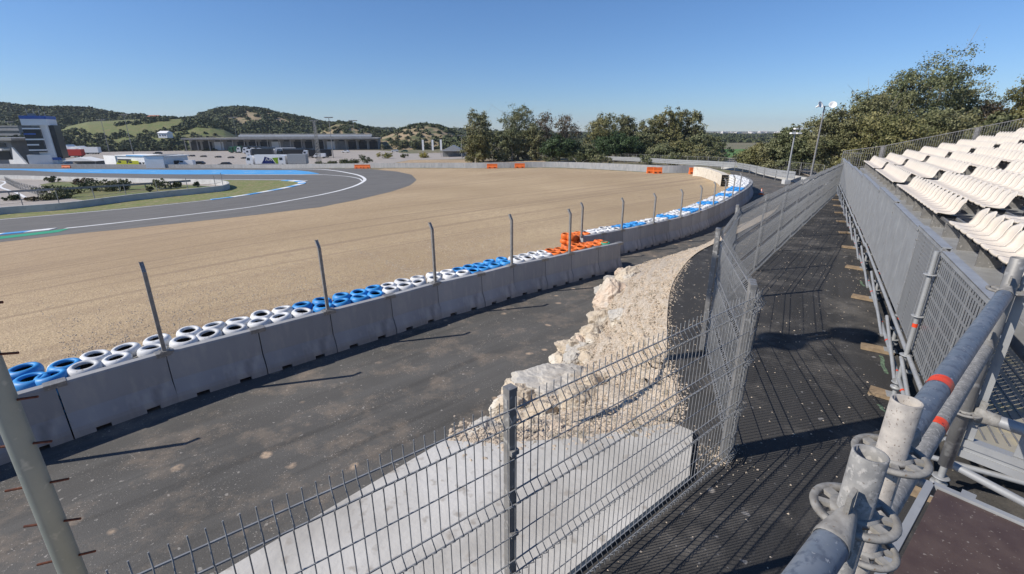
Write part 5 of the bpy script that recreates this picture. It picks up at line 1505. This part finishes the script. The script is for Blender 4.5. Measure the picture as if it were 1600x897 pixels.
# white service building with blue roof edge
a, ang, L = frame(182, 261, 258, 262.3); sb_ = empty('service_building', a, ang); tag(sb_, 'low white service building with light blue roof edge behind the blue run-off', 'building')
Hb = ridge_z(200, 243.5, a.y)-a.z
mb = MB(); mb.box((L*.5,5,Hb*.5),(L,9,Hb)); mb.build('wall', M_bld, sb_)
mb = MB(); mb.box((L*.52,5,Hb+.12),(L*1.02,9.6,.3)); mb.build('roof', M_bld, sb_); mb = MB(); mb.box((L*.60,.3,Hb+.16),(L*.70,.25,.34)); mb.build('blue_fascia', M_lblue, sb_)
for k in range(7): mb = MB(); mb.box((L*(.42+.07*k),.46,Hb*.30),(L*.04,.12,Hb*.34)); mb.build('window', M_glass, sb_)
mb = MB(); mb.box((L*.18,.4,Hb*.45),(L*.26,.2,Hb*.55)); mb.build('open_bay', M_dark, sb_)
a, ang, L = frame(258, 262.5, 290, 258.5); se = empty('annex_building', a, ang); tag(se, 'white windowless annex at the right end of the low service building', 'building')
mb = MB(); mb.box((L*.5,3,Hb*.5),(L,6,Hb*1.02)); mb.build('wall', M_bld, se); mb = MB(); mb.box((L*.5,3,Hb*1.03),(L*1.02,6.1,.15)); mb.build('roof', M_grey, se); mb = MB(); mb.box((L*.45,-.04,Hb*.55),(L*.3,.08,Hb*.16)); mb.build('dark_sign', M_black, se)
a, ang, L = frame(165, 260, 183, 261); sg = empty('gate_wall', a, ang); tag(sg, 'plain white wall slab at the left end of the service building', 'wall')
mb = MB(); mb.box((L*.5,.4,Hb*.5),(L,.6,Hb)); mb.build('wall_panel', M_bld, sg)
# garages
a, ang, L = frame(295, 236, 592, 233.5); gb = empty('garage_block', a, ang); tag(gb, 'long concrete garage block with open bays and a stepped terrace on top', 'building')
Hb = ridge_z(440, 218, a.y)-a.z; print('garage', a, L, Hb)
mb = MB(); mb.box((L*.5,12,Hb*.5),(L,18,Hb*.98)); mb.build('wall', M_concb, gb)
mb = MB(); mb.box((L*.5,7,Hb+.4),(L*1.01,26,.9)); mb.build('roof', M_concb, gb)
nb = 17
for k in range(nb):
    x_ = L*(k+.5)/nb; dk_ = (k*7) % 5
    mb = MB(); mb.box((x_,2.9,Hb*.42),(L/nb*.78,.3,Hb*.72)); mb.build('garage_bay', M_dark if dk_ in (0,2,3) else M_grey if dk_ == 1 else M_bld, gb)
    mb = MB(); mb.box((L*k/nb,-3,Hb*.5),(.42,.5,Hb)); mb.build('column', M_concb, gb)
    mb = MB(); mb.box((x_,2.7,Hb*.85),(L/nb*.5,.1,Hb*.10)); mb.build('window', M_glass, gb)
for k in range(3):
    mb = MB(); mb.box((L*.60,-2+3*k+8,Hb+1.2+.9*k),(L*.72,3,.9)); mb.build('terrace_step', M_bld if k == 1 else M_concb, gb)
mb = MB()
for k in range(60): mb.tube((L*(k/59),-5.6,Hb+.8),(L*(k/59),-5.6,Hb+2.2),.06,4)
mb.tube((0,-5.6,Hb+2.2),(L,-5.6,Hb+2.2),.08,4); mb.build('roof_railing', M_galvd, gb)
a, ang, L = frame(405, 224, 454, 224); ug = empty('upper_stand', a + Vector((0,0,0)), ang); z1 = ridge_z(430, 208, a.y)-a.z
mb = MB(); mb.box((L/2,4,z1*.5),(L,7,z1*.7)); mb.build('stand_body', M_grey, ug); mb = MB(); mb.box((L/2,4,z1),(L*1.03,9,.8)); mb.build('roof', M_grey, ug)
for k in range(7): mb = MB(); mb.tube((L*k/6,0,0),(L*k/6,0,z1),.25,5); mb.build('column', M_galvd, ug)
tag(ug, 'dark roofed stand rising behind the garage block', 'stand')
# houses on the green hill
def house(px, py, w_, h_, D, m, rm, label):
    z = ridge_z(px, py, D); x = (px-800)/765*D; t = empty('hill_house', (x, D, z-1.5)); tag(t, label, 'house')
    mb = MB(); mb.box((0,0,h_/2+.5),(w_,6,h_+1)); mb.build('wall', m, t)
    mb = MB(); mb.add([(-w_/2-.4,-3.4,h_+1),(w_/2+.4,-3.4,h_+1),(w_/2+.4,3.4,h_+1),(-w_/2-.4,3.4,h_+1),(-w_/2,0,h_+2.4),(w_/2,0,h_+2.4)], [(0,1,5,4),(2,3,4,5),(0,4,3),(1,2,5),(3,2,1,0)]); mb.build('roof', rm, t)
    for s_ in (-.28,.05,.3): mb = MB(); mb.box((w_*s_,-3.04,h_*.55+.5),(w_*.12,.1,h_*.4)); mb.build('window', M_glass, t)
house(247,189,9,4,445,M_terr,M_roofb,'terracotta house on top of the green hill')
house(264,193,14,3,430,M_bld,M_grey,'long white shed on the green hill')
house(243,195,12,3,425,M_grey,M_dark,'dark low shed left of the long white one on the hill')
house(294,196,12,3.4,425,M_bld,M_grey,'pale house at the right of the green hill')
house(257,212,6,2.2,335,M_bld,M_bld,'little white hut in the scrub at the foot of the green hill')
# white tents and marquees left, red truck
def tent(px, py, wp, hp, label, m=M_bld):
    p = G(px, py); dep = p.y; w_ = wp*dep/F; h_ = hp*dep/F; t = empty('marquee', p); tag(t, label, 'marquee')
    mb = MB(); mb.add([(-w_/2,-3,h_*.5),(w_/2,-3,h_*.5),(w_/2,3,h_*.5),(-w_/2,3,h_*.5),(0,-3,h_),(0,3,h_)], [(0,1,4),(2,3,5),(1,2,5,4),(3,0,4,5),(3,2,1,0)]); mb.build('canopy', m, t)
    mb = MB(); mb.box((0,2,h_*.25),(w_*.96,1.5,h_*.5)); mb.build('side_wall', M_grey, t)
    for sx in (-1,1): mb = MB(); mb.tube((sx*w_*.48,-2.9,0),(sx*w_*.48,-2.9,h_*.5),.08,6); mb.build('tent_pole', M_galvd, t)
tent(135,257,50,11,'flat white awning in front of the parked trucks'); tent(128,240,22,11,'white marquee left of the lamp posts'); tent(112,239,16,12,'white peaked marquee beside the tower')
tent(709,245,36,17,'white peaked marquee by the access road', M_galv)
# long pale rail structure
a, ang, L = frame(98,234,292,232); rs = empty('trackside_hoarding', a, ang); tag(rs, 'long pale hoarding at the foot of the green hill', 'hoarding')
mb = MB(); mb.box((L/2,0,2.2),(L,.2,.9)); mb.build('upper_band', M_white, rs); mb = MB(); mb.box((L/2,0,.7),(L,.2,.8)); mb.build('lower_band', M_galvd, rs)
for k in range(25): mb = MB(); mb.box((L*k/24,.2,1.3),(.2,.2,2.6)); mb.build('support_post', M_galvd, rs)

# vehicles ----------------------------------------------------------
def wheels(t, xs, w_, r=.48):
    for x in xs:
        for y in (-w_/2+.12, w_/2-.12):
            mb = MB(); mb.lathe([(0,-.13),(r*.55,-.13),(r,-.12),(r,.12),(r*.55,.13),(0,.13)], 14, (x,y,r), M=Matrix.Rotation(R(90),3,'X'), mis=[1,0,0,0,1]); mb.build('wheel', [M_tyrek, M_galvd], t)
def truck(px, py, ang, Lt, cabm, trm, label, grp=None, logo=False, cat='truck'):
    p = G(px, py); t = empty('truck', p, ang); tag(t, label, cat, grp)
    mb = MB(); prof = [(-1.15,.6),(1.1,.6),(1.1,3.4),(-.5,3.6),(-1.15,2.4)]
    vs = [(x,-1.2,z) for x,z in prof] + [(x,1.2,z) for x,z in prof]; n = 5
    mb.add(vs, [tuple(range(n))[::-1] if False else (0,1,2,3,4), (9,8,7,6,5)] + [(i,(i+5),(i+1)%5+5,(i+1)%5) for i in range(5)]); mb.build('cab', cabm, t, (-Lt/2+1.2,0,0))
    mb = MB(); mb.add([(-1.17,-1.05,2.35),(-.62,-1.05,3.35),(-.62,1.05,3.35),(-1.17,1.05,2.35)], [(0,1,2,3),(3,2,1,0)]); mb.box((-.2,-1.21,2.5),(1.0,.03,.8)); mb.build('windscreen', M_glass, t, (-Lt/2+1.17,0,0))
    mb = MB(); mb.box((1.5,0,2.4),(Lt-3.2,2.5,3.0)); mb.build('trailer', trm, t)
    mb = MB(); mb.box((.6,0,.75),(Lt-1.8,1.0,.3)); mb.build('chassis', M_black, t)
    wheels(t, (-Lt/2+1.3, -Lt/2+4.2, Lt/2-3.4, Lt/2-2.1), 2.5)
    if logo:
        for y in (-1.262, 1.262):
            mb = MB(); s_ = 1 if y > 0 else -1
            def q(pts, mi): 
                f = tuple(range(len(pts))); mb.add([(x,y,z) for x,z in pts], [f, f[::-1]], mi)
            q([(-2.6,1.0),(2.2,1.0),(1.0,2.6),(-1.2,3.3),(-1.7,2.2)], 0)
            q([(2.3,1.0),(Lt/2-.1,1.0),(Lt/2-.1,3.3),(1.2,2.9)], 1)
            mb.build('side_livery', [M_navy, M_lime], t)
            mb = MB(); q2 = [(-1.2,1.9),(-.9,1.9),(-.6,2.5),(-.35,1.9),(0,1.9),(-.45,2.8),(-.75,2.8)]
            f = tuple(range(len(q2))); mb.add([(x,y*1.006,z) for x,z in q2],[f,f[::-1]]); mb.add([(x+1.1,y*1.006,z) for x,z in q2],[f,f[::-1]]); mb.build('livery_mark', M_vwhite, t)
    return t
A0 = R(8)
TR = [(368,239,M_vgreen,M_vgreen,'green truck at the left end of the parked row'),(378,239,M_bld,M_vdark,'white coach next to the green truck'),
      (391,240.5,M_vwhite,M_vdark,'white cab truck, first after the white coach'),(403,241.5,M_bld,M_vdark,'white cab truck standing third in the row'),(413,242,M_vwhite,M_vdark,'white cab truck with dark trailer in the middle of the row'),
      (425,242,M_vdark,M_vdark,'dark truck behind the middle white cabs'),(434,243,M_vwhite,M_bld,'all white truck right of the dark one'),(446,244,M_vdark,M_vdark,'dark cab truck before the long black trailer'),(464,245,M_vdark,M_black,'long black trailer truck of the parked row'),(488,246.5,M_vwhite,M_black,'white cab truck with black trailer near the right end'),]
for i, (px, py, c1_, c2_, lb) in enumerate(TR): truck(px+9, py, A0+R(i*.5), 13 if i != 1 else 11, c1_, c2_, lb, 'trucks parked in the paddock')
for i_, (px, py, c1_, c2_, lb) in enumerate([(372,246,M_vdark,M_black,'black trailer parked alone in front of the truck row, leftmost'),(398,247.5,M_vwhite,M_vdark,'white cab truck in the front file of the parked trucks, left'),(421,248.5,M_vwhite,M_black,'white cab truck with black trailer in the front file, middle'),(447,249.5,M_vdark,M_black,'black truck in the front file of the parked trucks'),(473,250,M_vwhite,M_vdark,'white cab truck at the right of the front file')]):
    if i_ in (1, 3): truck(px+9, py-3, A0, 13, c1_, c2_, lb, 'trucks parked in the paddock')
truck(424, 260, R(2), 15.5, M_vwhite, M_vwhite, 'white truck with blue and lime green livery behind the barrier', None, True)
truck(460, 260, R(4), 9, M_vwhite, M_galv, 'pale box truck behind the lime green livery truck')
truck(112, 246, R(5), 12, M_vred, M_vred, 'red truck between the tower and the lamp posts')
truck(118, 240, R(5), 12, M_vwhite, M_vwhite, 'white truck behind the red one'); truck(140, 241, R(5), 12, M_vwhite, M_vwhite, 'white truck right of the red one')
def car(px, py, ang, m, label, van=False, grp=None, name='parked_car', Lc=None, Hc=None):
    p = G(px, py); t = empty('van' if van else name, p, ang); tag(t, label, 'van' if van else 'car', grp)
    Lc = Lc or (5.4 if van else 4.3); Hc = Hc or (2.3 if van else 1.45)
    if van: prof = [(-.5,.35),(.5,.35),(.5,.95),(.47,1.0),(-.30,1.0),(-.40,.62),(-.5,.52)]
    else: prof = [(-.5,.28),(.5,.28),(.5,.62),(.44,.68),(.30,1.0),(-.12,1.0),(-.25,.66),(-.5,.56)]
    pts = [(x*Lc, z*Hc) for x, z in prof]; n = len(pts); w_ = 1.8
    mb = MB(); mb.add([(x,-w_/2,z) for x,z in pts] + [(x,w_/2,z) for x,z in pts], [tuple(range(n)), tuple(range(2*n-1,n-1,-1))] + [(i, i+n, (i+1)%n+n, (i+1)%n) for i in range(n)]); mb.build('body', m, t)
    mb = MB()
    if van: mb.box((-.22*Lc,0,.80*Hc),(.20*Lc,w_+.02,.26*Hc)); mb.add([(-.402*Lc-.02,-.8,.64*Hc),(-.302*Lc-.02,-.8,.98*Hc),(-.302*Lc-.02,.8,.98*Hc),(-.402*Lc-.02,.8,.64*Hc)],[(0,1,2,3),(3,2,1,0)])
    else: mb.box((.06*Lc,0,.82*Hc),(.36*Lc,w_+.02,.24*Hc)); mb.add([(-.252*Lc-.02,-.75,.68*Hc),(-.13*Lc-.02,-.72,.98*Hc),(-.13*Lc-.02,.72,.98*Hc),(-.252*Lc-.02,.75,.68*Hc)],[(0,1,2,3),(3,2,1,0)])
    mb.build('window', M_glass, t); wheels(t, (-.32*Lc,.30*Lc), w_, .34)
    return t
car(197,261,R(0),M_vyel,'bright yellow ambulance on the left in front of the service building',True); car(214,261.3,R(0),M_vyel,'bright yellow ambulance on the right in front of the service building',True)
car(240,261.5,R(0),M_vwhite,'white van in front of the middle of the service building',True); car(268,261,R(2),M_vdark,'dark van with white front beside the annex',True); car(293,260.5,R(2),M_vwhite,'white van on the right of the annex',True)
car(311,258,R(5),M_vdark,'dark car just right of the white van'); car(352,259.8,R(0),M_black,'black car alone near the far barrier'); car(247,241.5,R(0),M_vdark,'dark car out on the empty paddock')
car(500,247.5,R(6),M_vwhite,'white van at the right end of the truck row',True); car(632,238,R(10),M_vgreen,'green car by the ramp road'); car(617,237.5,R(10),M_vwhite,'white car beside the green one by the ramp road')
car(489,231.5,R(3),M_vred,'red pick-up parked at the garages'); car(540,238.5,R(0),M_vwhite,'white buggy in front of the right hand garages'); car(729,245.5,R(70),M_vdark,'dark car right of the white marquee')
for i, px in enumerate((300,318,341,361,382)): car(px, 244.5+i*.9, R(0), M_black, f'low black trolley on the empty paddock, {ORD[i]} from the left', False, 'trolleys on the paddock', 'trolley', 2.6, .8)
# stacked barrels and crates at the garages
for i, (px, m, lb) in enumerate([(526,M_vgreen,'green container by the garages, left one'),(532,M_galv,'pale container between the green and the red ones'),(538,M_vgreen,'green container right of the pale one'),(549,M_vred,'red container by the garages'),(556,M_vred,'red container at the right end'),(486,M_opl,'orange cabin by the garages')]):
    p = G(px, 233.5); t = empty('container', p); tag(t, lb, 'container'); mb = MB(); mb.box((0,0,1.4),(3.6 if i < 5 else 7,2.4,2.6)); mb.build('container_body', m, t); mb = MB(); mb.box((0,-1.22,1.4),(1.6,.05,2.2)); mb.build('container_door', M_galvd, t)

# lamp posts --------------------------------------------------------
def mast(pb_, pt, label, kind='lamp', name='lamp_post', r=.16, grp='lamp posts around the paddock'):
    p = G(*pb_); dep = p.y; x, y, z = p; zt = ridge_z(pt[0], pt[1], y); h_ = zt - z
    t = empty(name, p); tag(t, label, 'lamp post', grp)
    if kind == 'lattice':
        mb = MB(); w0 = .55; n = 14
        for sx in (-1,1):
            for sy in (-1,1): mb.tube((sx*w0,sy*w0,0),(sx*w0*.5,sy*w0*.5,h_), .08, 4)
        for k in range(n):
            z0, z1 = h_*k/n, h_*(k+1)/n; a = w0*(1-.5*k/n); b = w0*(1-.5*(k+1)/n)
            for sy in (-1,1): mb.tube((-a,sy*a,z0),(b,sy*b,z1),.05,4); mb.tube((a,sy*a,z0),(-b,sy*b,z1),.05,4)
        mb.build('lattice_mast', M_galvd, t)
    else:
        mb = MB(); mb.tube((0,0,0),(0,0,h_), r*1.3, 10, r2=r*.7); mb.build('pole_shaft', M_galvd, t)
    mb = MB()
    if kind != 'horn':
        s_ = dep/200; mb.beam((-1.6*s_,0,h_),(1.6*s_,0,h_),.12*s_+.05,.12*s_+.05)
        for sx in (-1.4,-.5,.5,1.4): mb.box((sx*s_,-.15,h_+.18*s_),(.7*s_,.5*s_,.22*s_))
        mb.build('lamp_head', M_galvd, t)
    return t, p, h_
mast((208.6,241),(196.6,180),'tall lamp post right of the white marquees'); mast((171,238),(160.5,188),'lamp post left of the tall one on the paddock'); mast((30,236),(21,191),'lamp post left of the control tower')
mast((373,233),(366.5,184),'lamp post at the left part of the garages'); mast((499.5,258),(495,189),'steel lattice mast with floodlights',kind='lattice'); mast((521,247),(516,184),'tall lamp post in front of the garages, right of the lattice mast')
mast((556,233),(553,189),'lamp post at the right end of the garages'); mast((722,247),(721.5,212),'slim lamp post by the marquee'); mast((286,216),(283,192),'small lamp post on the green hill side',r=.1)
for i, px in enumerate((660,675,688)):
    p = G(px, 241); t = empty('flag_banner', p); tag(t, f'tall white feather banner, {ORD[i]} from the left, by the access road', 'banner', 'white banners by the access road'); mb = MB(); mb.tube((0,0,0),(0,0,7.5),.06,6); mb.build('banner_pole', M_galvd, t); mb = MB(); mb.box((.55,0,4.6),(1.0,.03,5.4)); mb.build('banner_cloth', M_white, t)
# lamp and loudspeaker posts near the stand
def nearpost(px, D, pyt, label, kind):
    x, y = at2(px, D); z = H(x, y); zt = ridge_z(px, pyt, D); h_ = zt - z
    t = empty('lamp_post' if kind == 'lamp' else 'loudspeaker_post', (x, y, z)); tag(t, label, 'lamp post' if kind == 'lamp' else 'loudspeaker post')
    lean = -.0; mb = MB(); mb.tube((0,0,0),(0,0,h_),.11,14,r2=.075); mb.build('pole_shaft', M_galv if kind == 'lamp' else M_galvd, t)
    mb = MB(); mb.box((0,0,.25),(.7,.7,.5)); mb.build('concrete_foot', M_wallc, t)
    if kind == 'lamp':
        for i, (dx, dz) in enumerate(((-.35,-.15),(.35,-.15),(0,.35),(.35,.35))):
            m2 = MB(); m2.box((dx,-.15,h_+dz),(.5,.45,.16)); m2.box((dx,-.15,h_+dz-.09),(.4,.36,.02)); m2.build('lamp_head', M_bld, t)
        m2 = MB(); m2.beam((-.5,0,h_-.15),(.5,0,h_-.15),.07,.07); m2.beam((0,0,h_-.15),(.0,0,h_+.35),.06,.06); m2.build('cross_arm', M_galvd, t)
    else:
        for k in range(int(h_/.38)):
            m2 = MB(); z_ = .8+.38*k
            if z_ > h_-.5: break
            m2.tube((-.2,0,z_),(.2,0,z_),.018,6); m2.build('climbing_rod', M_rust, t)
        m2 = MB(); m2.beam((-.75,0,h_),(.75,0,h_),.06,.06); m2.build('cross_arm', M_galvd, t)
        for sx in (-1,1):
            m2 = MB(); Mx = Matrix.Rotation(R(62),3,'X') @ Matrix.Rotation(0,3,'Z'); Mx = Matrix.Rotation(R(-25*sx),3,'Z') @ Mx
            m2.lathe([(.06,-.35),(.08,-.30),(.10,-.1),(.18,.05),(.38,.20),(.40,.22),(.36,.21),(.16,.06),(.05,-.05),(0,-.05)], 22, (sx*.75,-.15,h_+.05), M=Mx); m2.build('horn_speaker', M_bld, t)
nearpost(1243, 57, 206, 'shorter lamp post with four lamp heads behind the road wall', 'lamp')
nearpost(1281, 55, 166, 'tall post with two white horn loudspeakers behind the stand', 'horn')

# ================================================================== WALLS AND FENCES OF THE TRACK
def wall(name, pts, h_, th, m, label, cat='wall', lift=0, cap=None):
    t = MB(); nn = normals2d(pts); vs = []
    for p, n in zip(pts, nn):
        z = H(p.x, p.y) + lift
        vs += [(p.x+n.x*th/2, p.y+n.y*th/2, z-.3), (p.x-n.x*th/2, p.y-n.y*th/2, z-.3), (p.x-n.x*th/2, p.y-n.y*th/2, z+h_), (p.x+n.x*th/2, p.y+n.y*th/2, z+h_)]
    k = len(pts); fs = []
    for i in range(k-1):
        for j in range(4): fs.append((i*4+j, (i+1)*4+j, (i+1)*4+(j+1)%4, i*4+(j+1)%4))
    fs += [(3,2,1,0), (4*k-4,4*k-3,4*k-2,4*k-1)]
    t.add(vs, fs); o = t.build(name, m); tag(o, label, cat); return o
wall('curved_wall', cw, .95, .35, M_wallc, 'pale concrete wall curving round the inside of the bend')
def postfence(name, pts, h_, sp, label, rails=(.3,.9,1.5), r=.03, m=None, base=0, mesh=True, cat='fence', parts='fence_post', bend=0):
    J = resample(pts, sp); t = empty(name, (J[0].x, J[0].y, H(J[0].x, J[0].y))); tag(t, label, cat); o0 = Vector(t.location)
    m = m or M_galvd
    one = MB(); one.tube((0,0,0),(0,0,h_), r, 6); 
    if bend: one.tube((0,0,h_),(0,-.35,h_+.35), r, 6)
    me = None; cnt = 0; rest_ = MB()
    for i, p in enumerate(J):
        q = Vector((p.x, p.y, H(p.x,p.y)+base)) - o0
        if cnt < 95:
            if me is None: o = one.build(parts, m, t, q); me = o.data
            else: link(parts, me, t, q)
            cnt += 1
    mb = MB()
    for z in rails:
        mb.path([Vector((p.x,p.y,H(p.x,p.y)+base+z)) - o0 for p in J], r*.55, 4)
    mb.build('rail_wires', m, t)
    if mesh:
        mb = MB()
        for a, b in zip(J, J[1:]):
            n = int((b-a).length/.5)
            for k in range(n):
                q = a.lerp(b, k/n); z = H(q.x,q.y)+base; q = Vector((q.x,q.y,z))-o0; q2 = a.lerp(b,(k+1)/n); q2 = Vector((q2.x,q2.y,z))-o0
                mb.tube(q, q2+Vector((0,0,h_)), .010, 3, caps=False); mb.tube(q+Vector((0,0,h_)), q2, .010, 3, caps=False)
        mb.build('wire_mesh', m, t)
    return t
postfence('inner_wall_fence', [p + n*.8 for p, n in zip(cw, normals2d(cw))][:int(len(cw)*.52)], 2.6, 4.0, 'tall thin posted fence just inside the curved wall', rails=(1.3,), r=.05, mesh=False)
gpts = smoothline(flat(GP([(-90,318),(0,311),(107,305),(214,298),(300,292)])), 6)
gr_ = empty('inner_guard_rail', (gpts[0].x, gpts[0].y, H(gpts[0].x,gpts[0].y))); tag(gr_, 'dark steel guard rail on posts inside the curved wall', 'guard rail'); o0 = Vector(gr_.location)
mb = MB()
for a, b in zip(gpts, gpts[1:]): mb.beam(Vector((a.x,a.y,H(a.x,a.y)+1.15))-o0, Vector((b.x,b.y,H(b.x,b.y)+1.15))-o0, .08, .34)
mb.build('rail_beam', M_grey, gr_)
for p in resample(gpts, 4): q = Vector((p.x,p.y,H(p.x,p.y)))-o0; mb = MB(); mb.box((q.x,q.y,q.z+.55),(.12,.12,1.2)); mb.build('rail_post', M_galvd, gr_)
postfence('inner_road_fence', smoothline(flat(GP([(10,286),(30,296),(50,302),(70,308)])),6), 1.6, 3.0, 'mesh fence beside the small inner road', rails=(.1,.8,1.6), r=.04)
line('inner_road_line', [(-30,281),(8,284),(0,292),(25,301),(42,310)], .5, lift=.026)
# far barrier
fb_pts = smoothline(flat(GP(far_bar)), 8)
wall('far_barrier', fb_pts, 1.15, .45, M_conc, 'long low grey concrete barrier on the far side of the gravel trap and run-off', 'barrier')
for p in []: pass
fbn = flat(GP([(600,262.3),(700,262.2),(765,262.5),(860,261.5),(930,264),(1000,268),(1040,270),(1086,270)]))
def guard(name, pts, label, h0=.75, nb_=3, sp=4):
    t = empty(name, (pts[0].x, pts[0].y, H(pts[0].x, pts[0].y))); tag(t, label, 'guard rail'); o0 = Vector(t.location)
    for k in range(nb_):
        mb = MB()
        for a, b in zip(pts, pts[1:]):
            za, zb = H(a.x,a.y), H(b.x,b.y)
            mb.beam(Vector((a.x,a.y,za+h0-.30*k))-o0, Vector((b.x,b.y,zb+h0-.30*k))-o0, .06, .26)
        mb.build('rail_beam', M_galv, t)
    for p in resample(pts, sp)[:95]: q = Vector((p.x,p.y,H(p.x,p.y)))-o0; mb = MB(); mb.box((q.x,q.y+.08,q.z+h0*.55),(.1,.1,h0*1.2)); mb.build('rail_post', M_galvd, t)
guard('far_guard_rail', smoothline(flat(GP([(928,252.5),(1000,256.5),(1060,261),(1100,263.5),(1150,268),(1200,280.5),(1240,287)])), 6), 'galvanised guard rail behind the far barrier curving towards the road', 1.3, 3, 4)
postfence('far_mesh_fence', smoothline(flat(GP([(750,252),(800,251),(860,251.5),(930,252)])), 6), 4.2, 5.0, 'tall mesh fence in front of the middle trees', rails=(.2,1.4,2.8,4.2), r=.07, bend=1)
postfence('far_right_fence', smoothline(flat(GP([(925,251),(1000,255),(1060,259),(1120,263),(1180,268),(1240,276),(1300,286)])), 6), 2.0, 3.0, 'mesh fence along the right hand outer road', rails=(.2,1.0,2.0), r=.05)
rw = smoothline(flat(GP([(1128,264),(1150,266.5),(1180,270.5),(1210,277),(1250,286.5),(1300,298),(1330,306)])), 6)
wall('road_side_wall', rw, .8, .3, M_wallc, 'low pale wall on the outside of the service road beside the trees')
# orange blocks
def oblock(px, py, label, L=2.0):
    p = G(px, py); t = empty('plastic_barrier', p, R(-4) if px > 950 else 0); tag(t, label, 'plastic barrier')
    mb = MB(); prof = [(-.28,0),(.28,0),(.24,.35),(.14,.55),(.12,.98),(-.12,.98),(-.14,.55),(-.24,.35)]
    n = len(prof); mb.add([(-L/2,y,z) for y,z in prof]+[(L/2,y,z) for y,z in prof], [tuple(range(n))[::-1], tuple(range(n,2*n))] + [(i,(i+1)%n,(i+1)%n+n,i+n) for i in range(n)])
    mb.build('barrier_body', M_opl, t)
    for x in (-.45,.45): m2 = MB(); m2.box((x*L/2*1.1,-.245,.2),(.28,.12,.14)); m2.build('fork_slot', M_black, t)
oblock(769,263.2,'orange plastic barrier left of the gap in the far barrier',2.3); oblock(812,262.6,'orange plastic barrier right of the gap in the far barrier',2.2)
oblock(1017,270.6,'wider orange plastic barrier, left part of a pair near the white tyre wall',1.4); oblock(1027,271.2,'orange plastic barrier, right part of a pair near the white tyre wall',1.4); oblock(1083,272,'orange plastic barrier touching the white belted tyre wall',1.3)
oblock(561,263.4,'orange barrier by the track exit, left one',2.2); oblock(572,263.4,'orange barrier by the track exit, right one',2.2); oblock(104,262.4,'orange barrier below the control tower',3.0)

for (a_, b_) in (((1376,556),(1384,584)), ((1350,405),(1354,412)), ((1344,437),(1350,446)), ((1372,632),(1386,646))):
    p = GZ(*a_, 3.0); q = GZ(*b_, 3.0); d_ = (q-p).normalized(); n_ = Vector((-d_.y, d_.x, 0))*.022; L_ = max(.12, (q-p).length); q = p + d_*L_
    mb = MB(); pts_ = [p.lerp(q, k/5) + n_*.5*math.sin(k*1.7) for k in range(6)]
    vs_ = [(x.x + n_.x*s_, x.y + n_.y*s_, PH(x.x, x.y)+.004) for x in pts_ for s_ in (1, -1)]
    mb.add(vs_, [(2*k, 2*k+1, 2*k+3, 2*k+2) for k in range(5)]); o = mb.build('paint_mark', M_spray); o['kind'] = 'structure'
# ================================================================== HAZE
mb = MB(); mb.box((0, 1400, 40), (9000, 6400, 130)); hz_ = mb.build('haze', [])
hm = bpy.data.materials.new('haze_air'); hm.use_nodes = True; hn = hm.node_tree; hn.nodes.clear()
pv = hn.nodes.new('ShaderNodeVolumePrincipled'); pv.inputs['Color'].default_value = (.78, .87, 1, 1); pv.inputs['Density'].default_value = .00010; pv.inputs['Anisotropy'].default_value = .2
ho = hn.nodes.new('ShaderNodeOutputMaterial'); hn.links.new(pv.outputs[0], ho.inputs['Volume']); hz_.data.materials.append(hm); hz_['kind'] = 'stuff'
tag(hz_, 'thin blue haze over the distant plain and hills', 'haze')
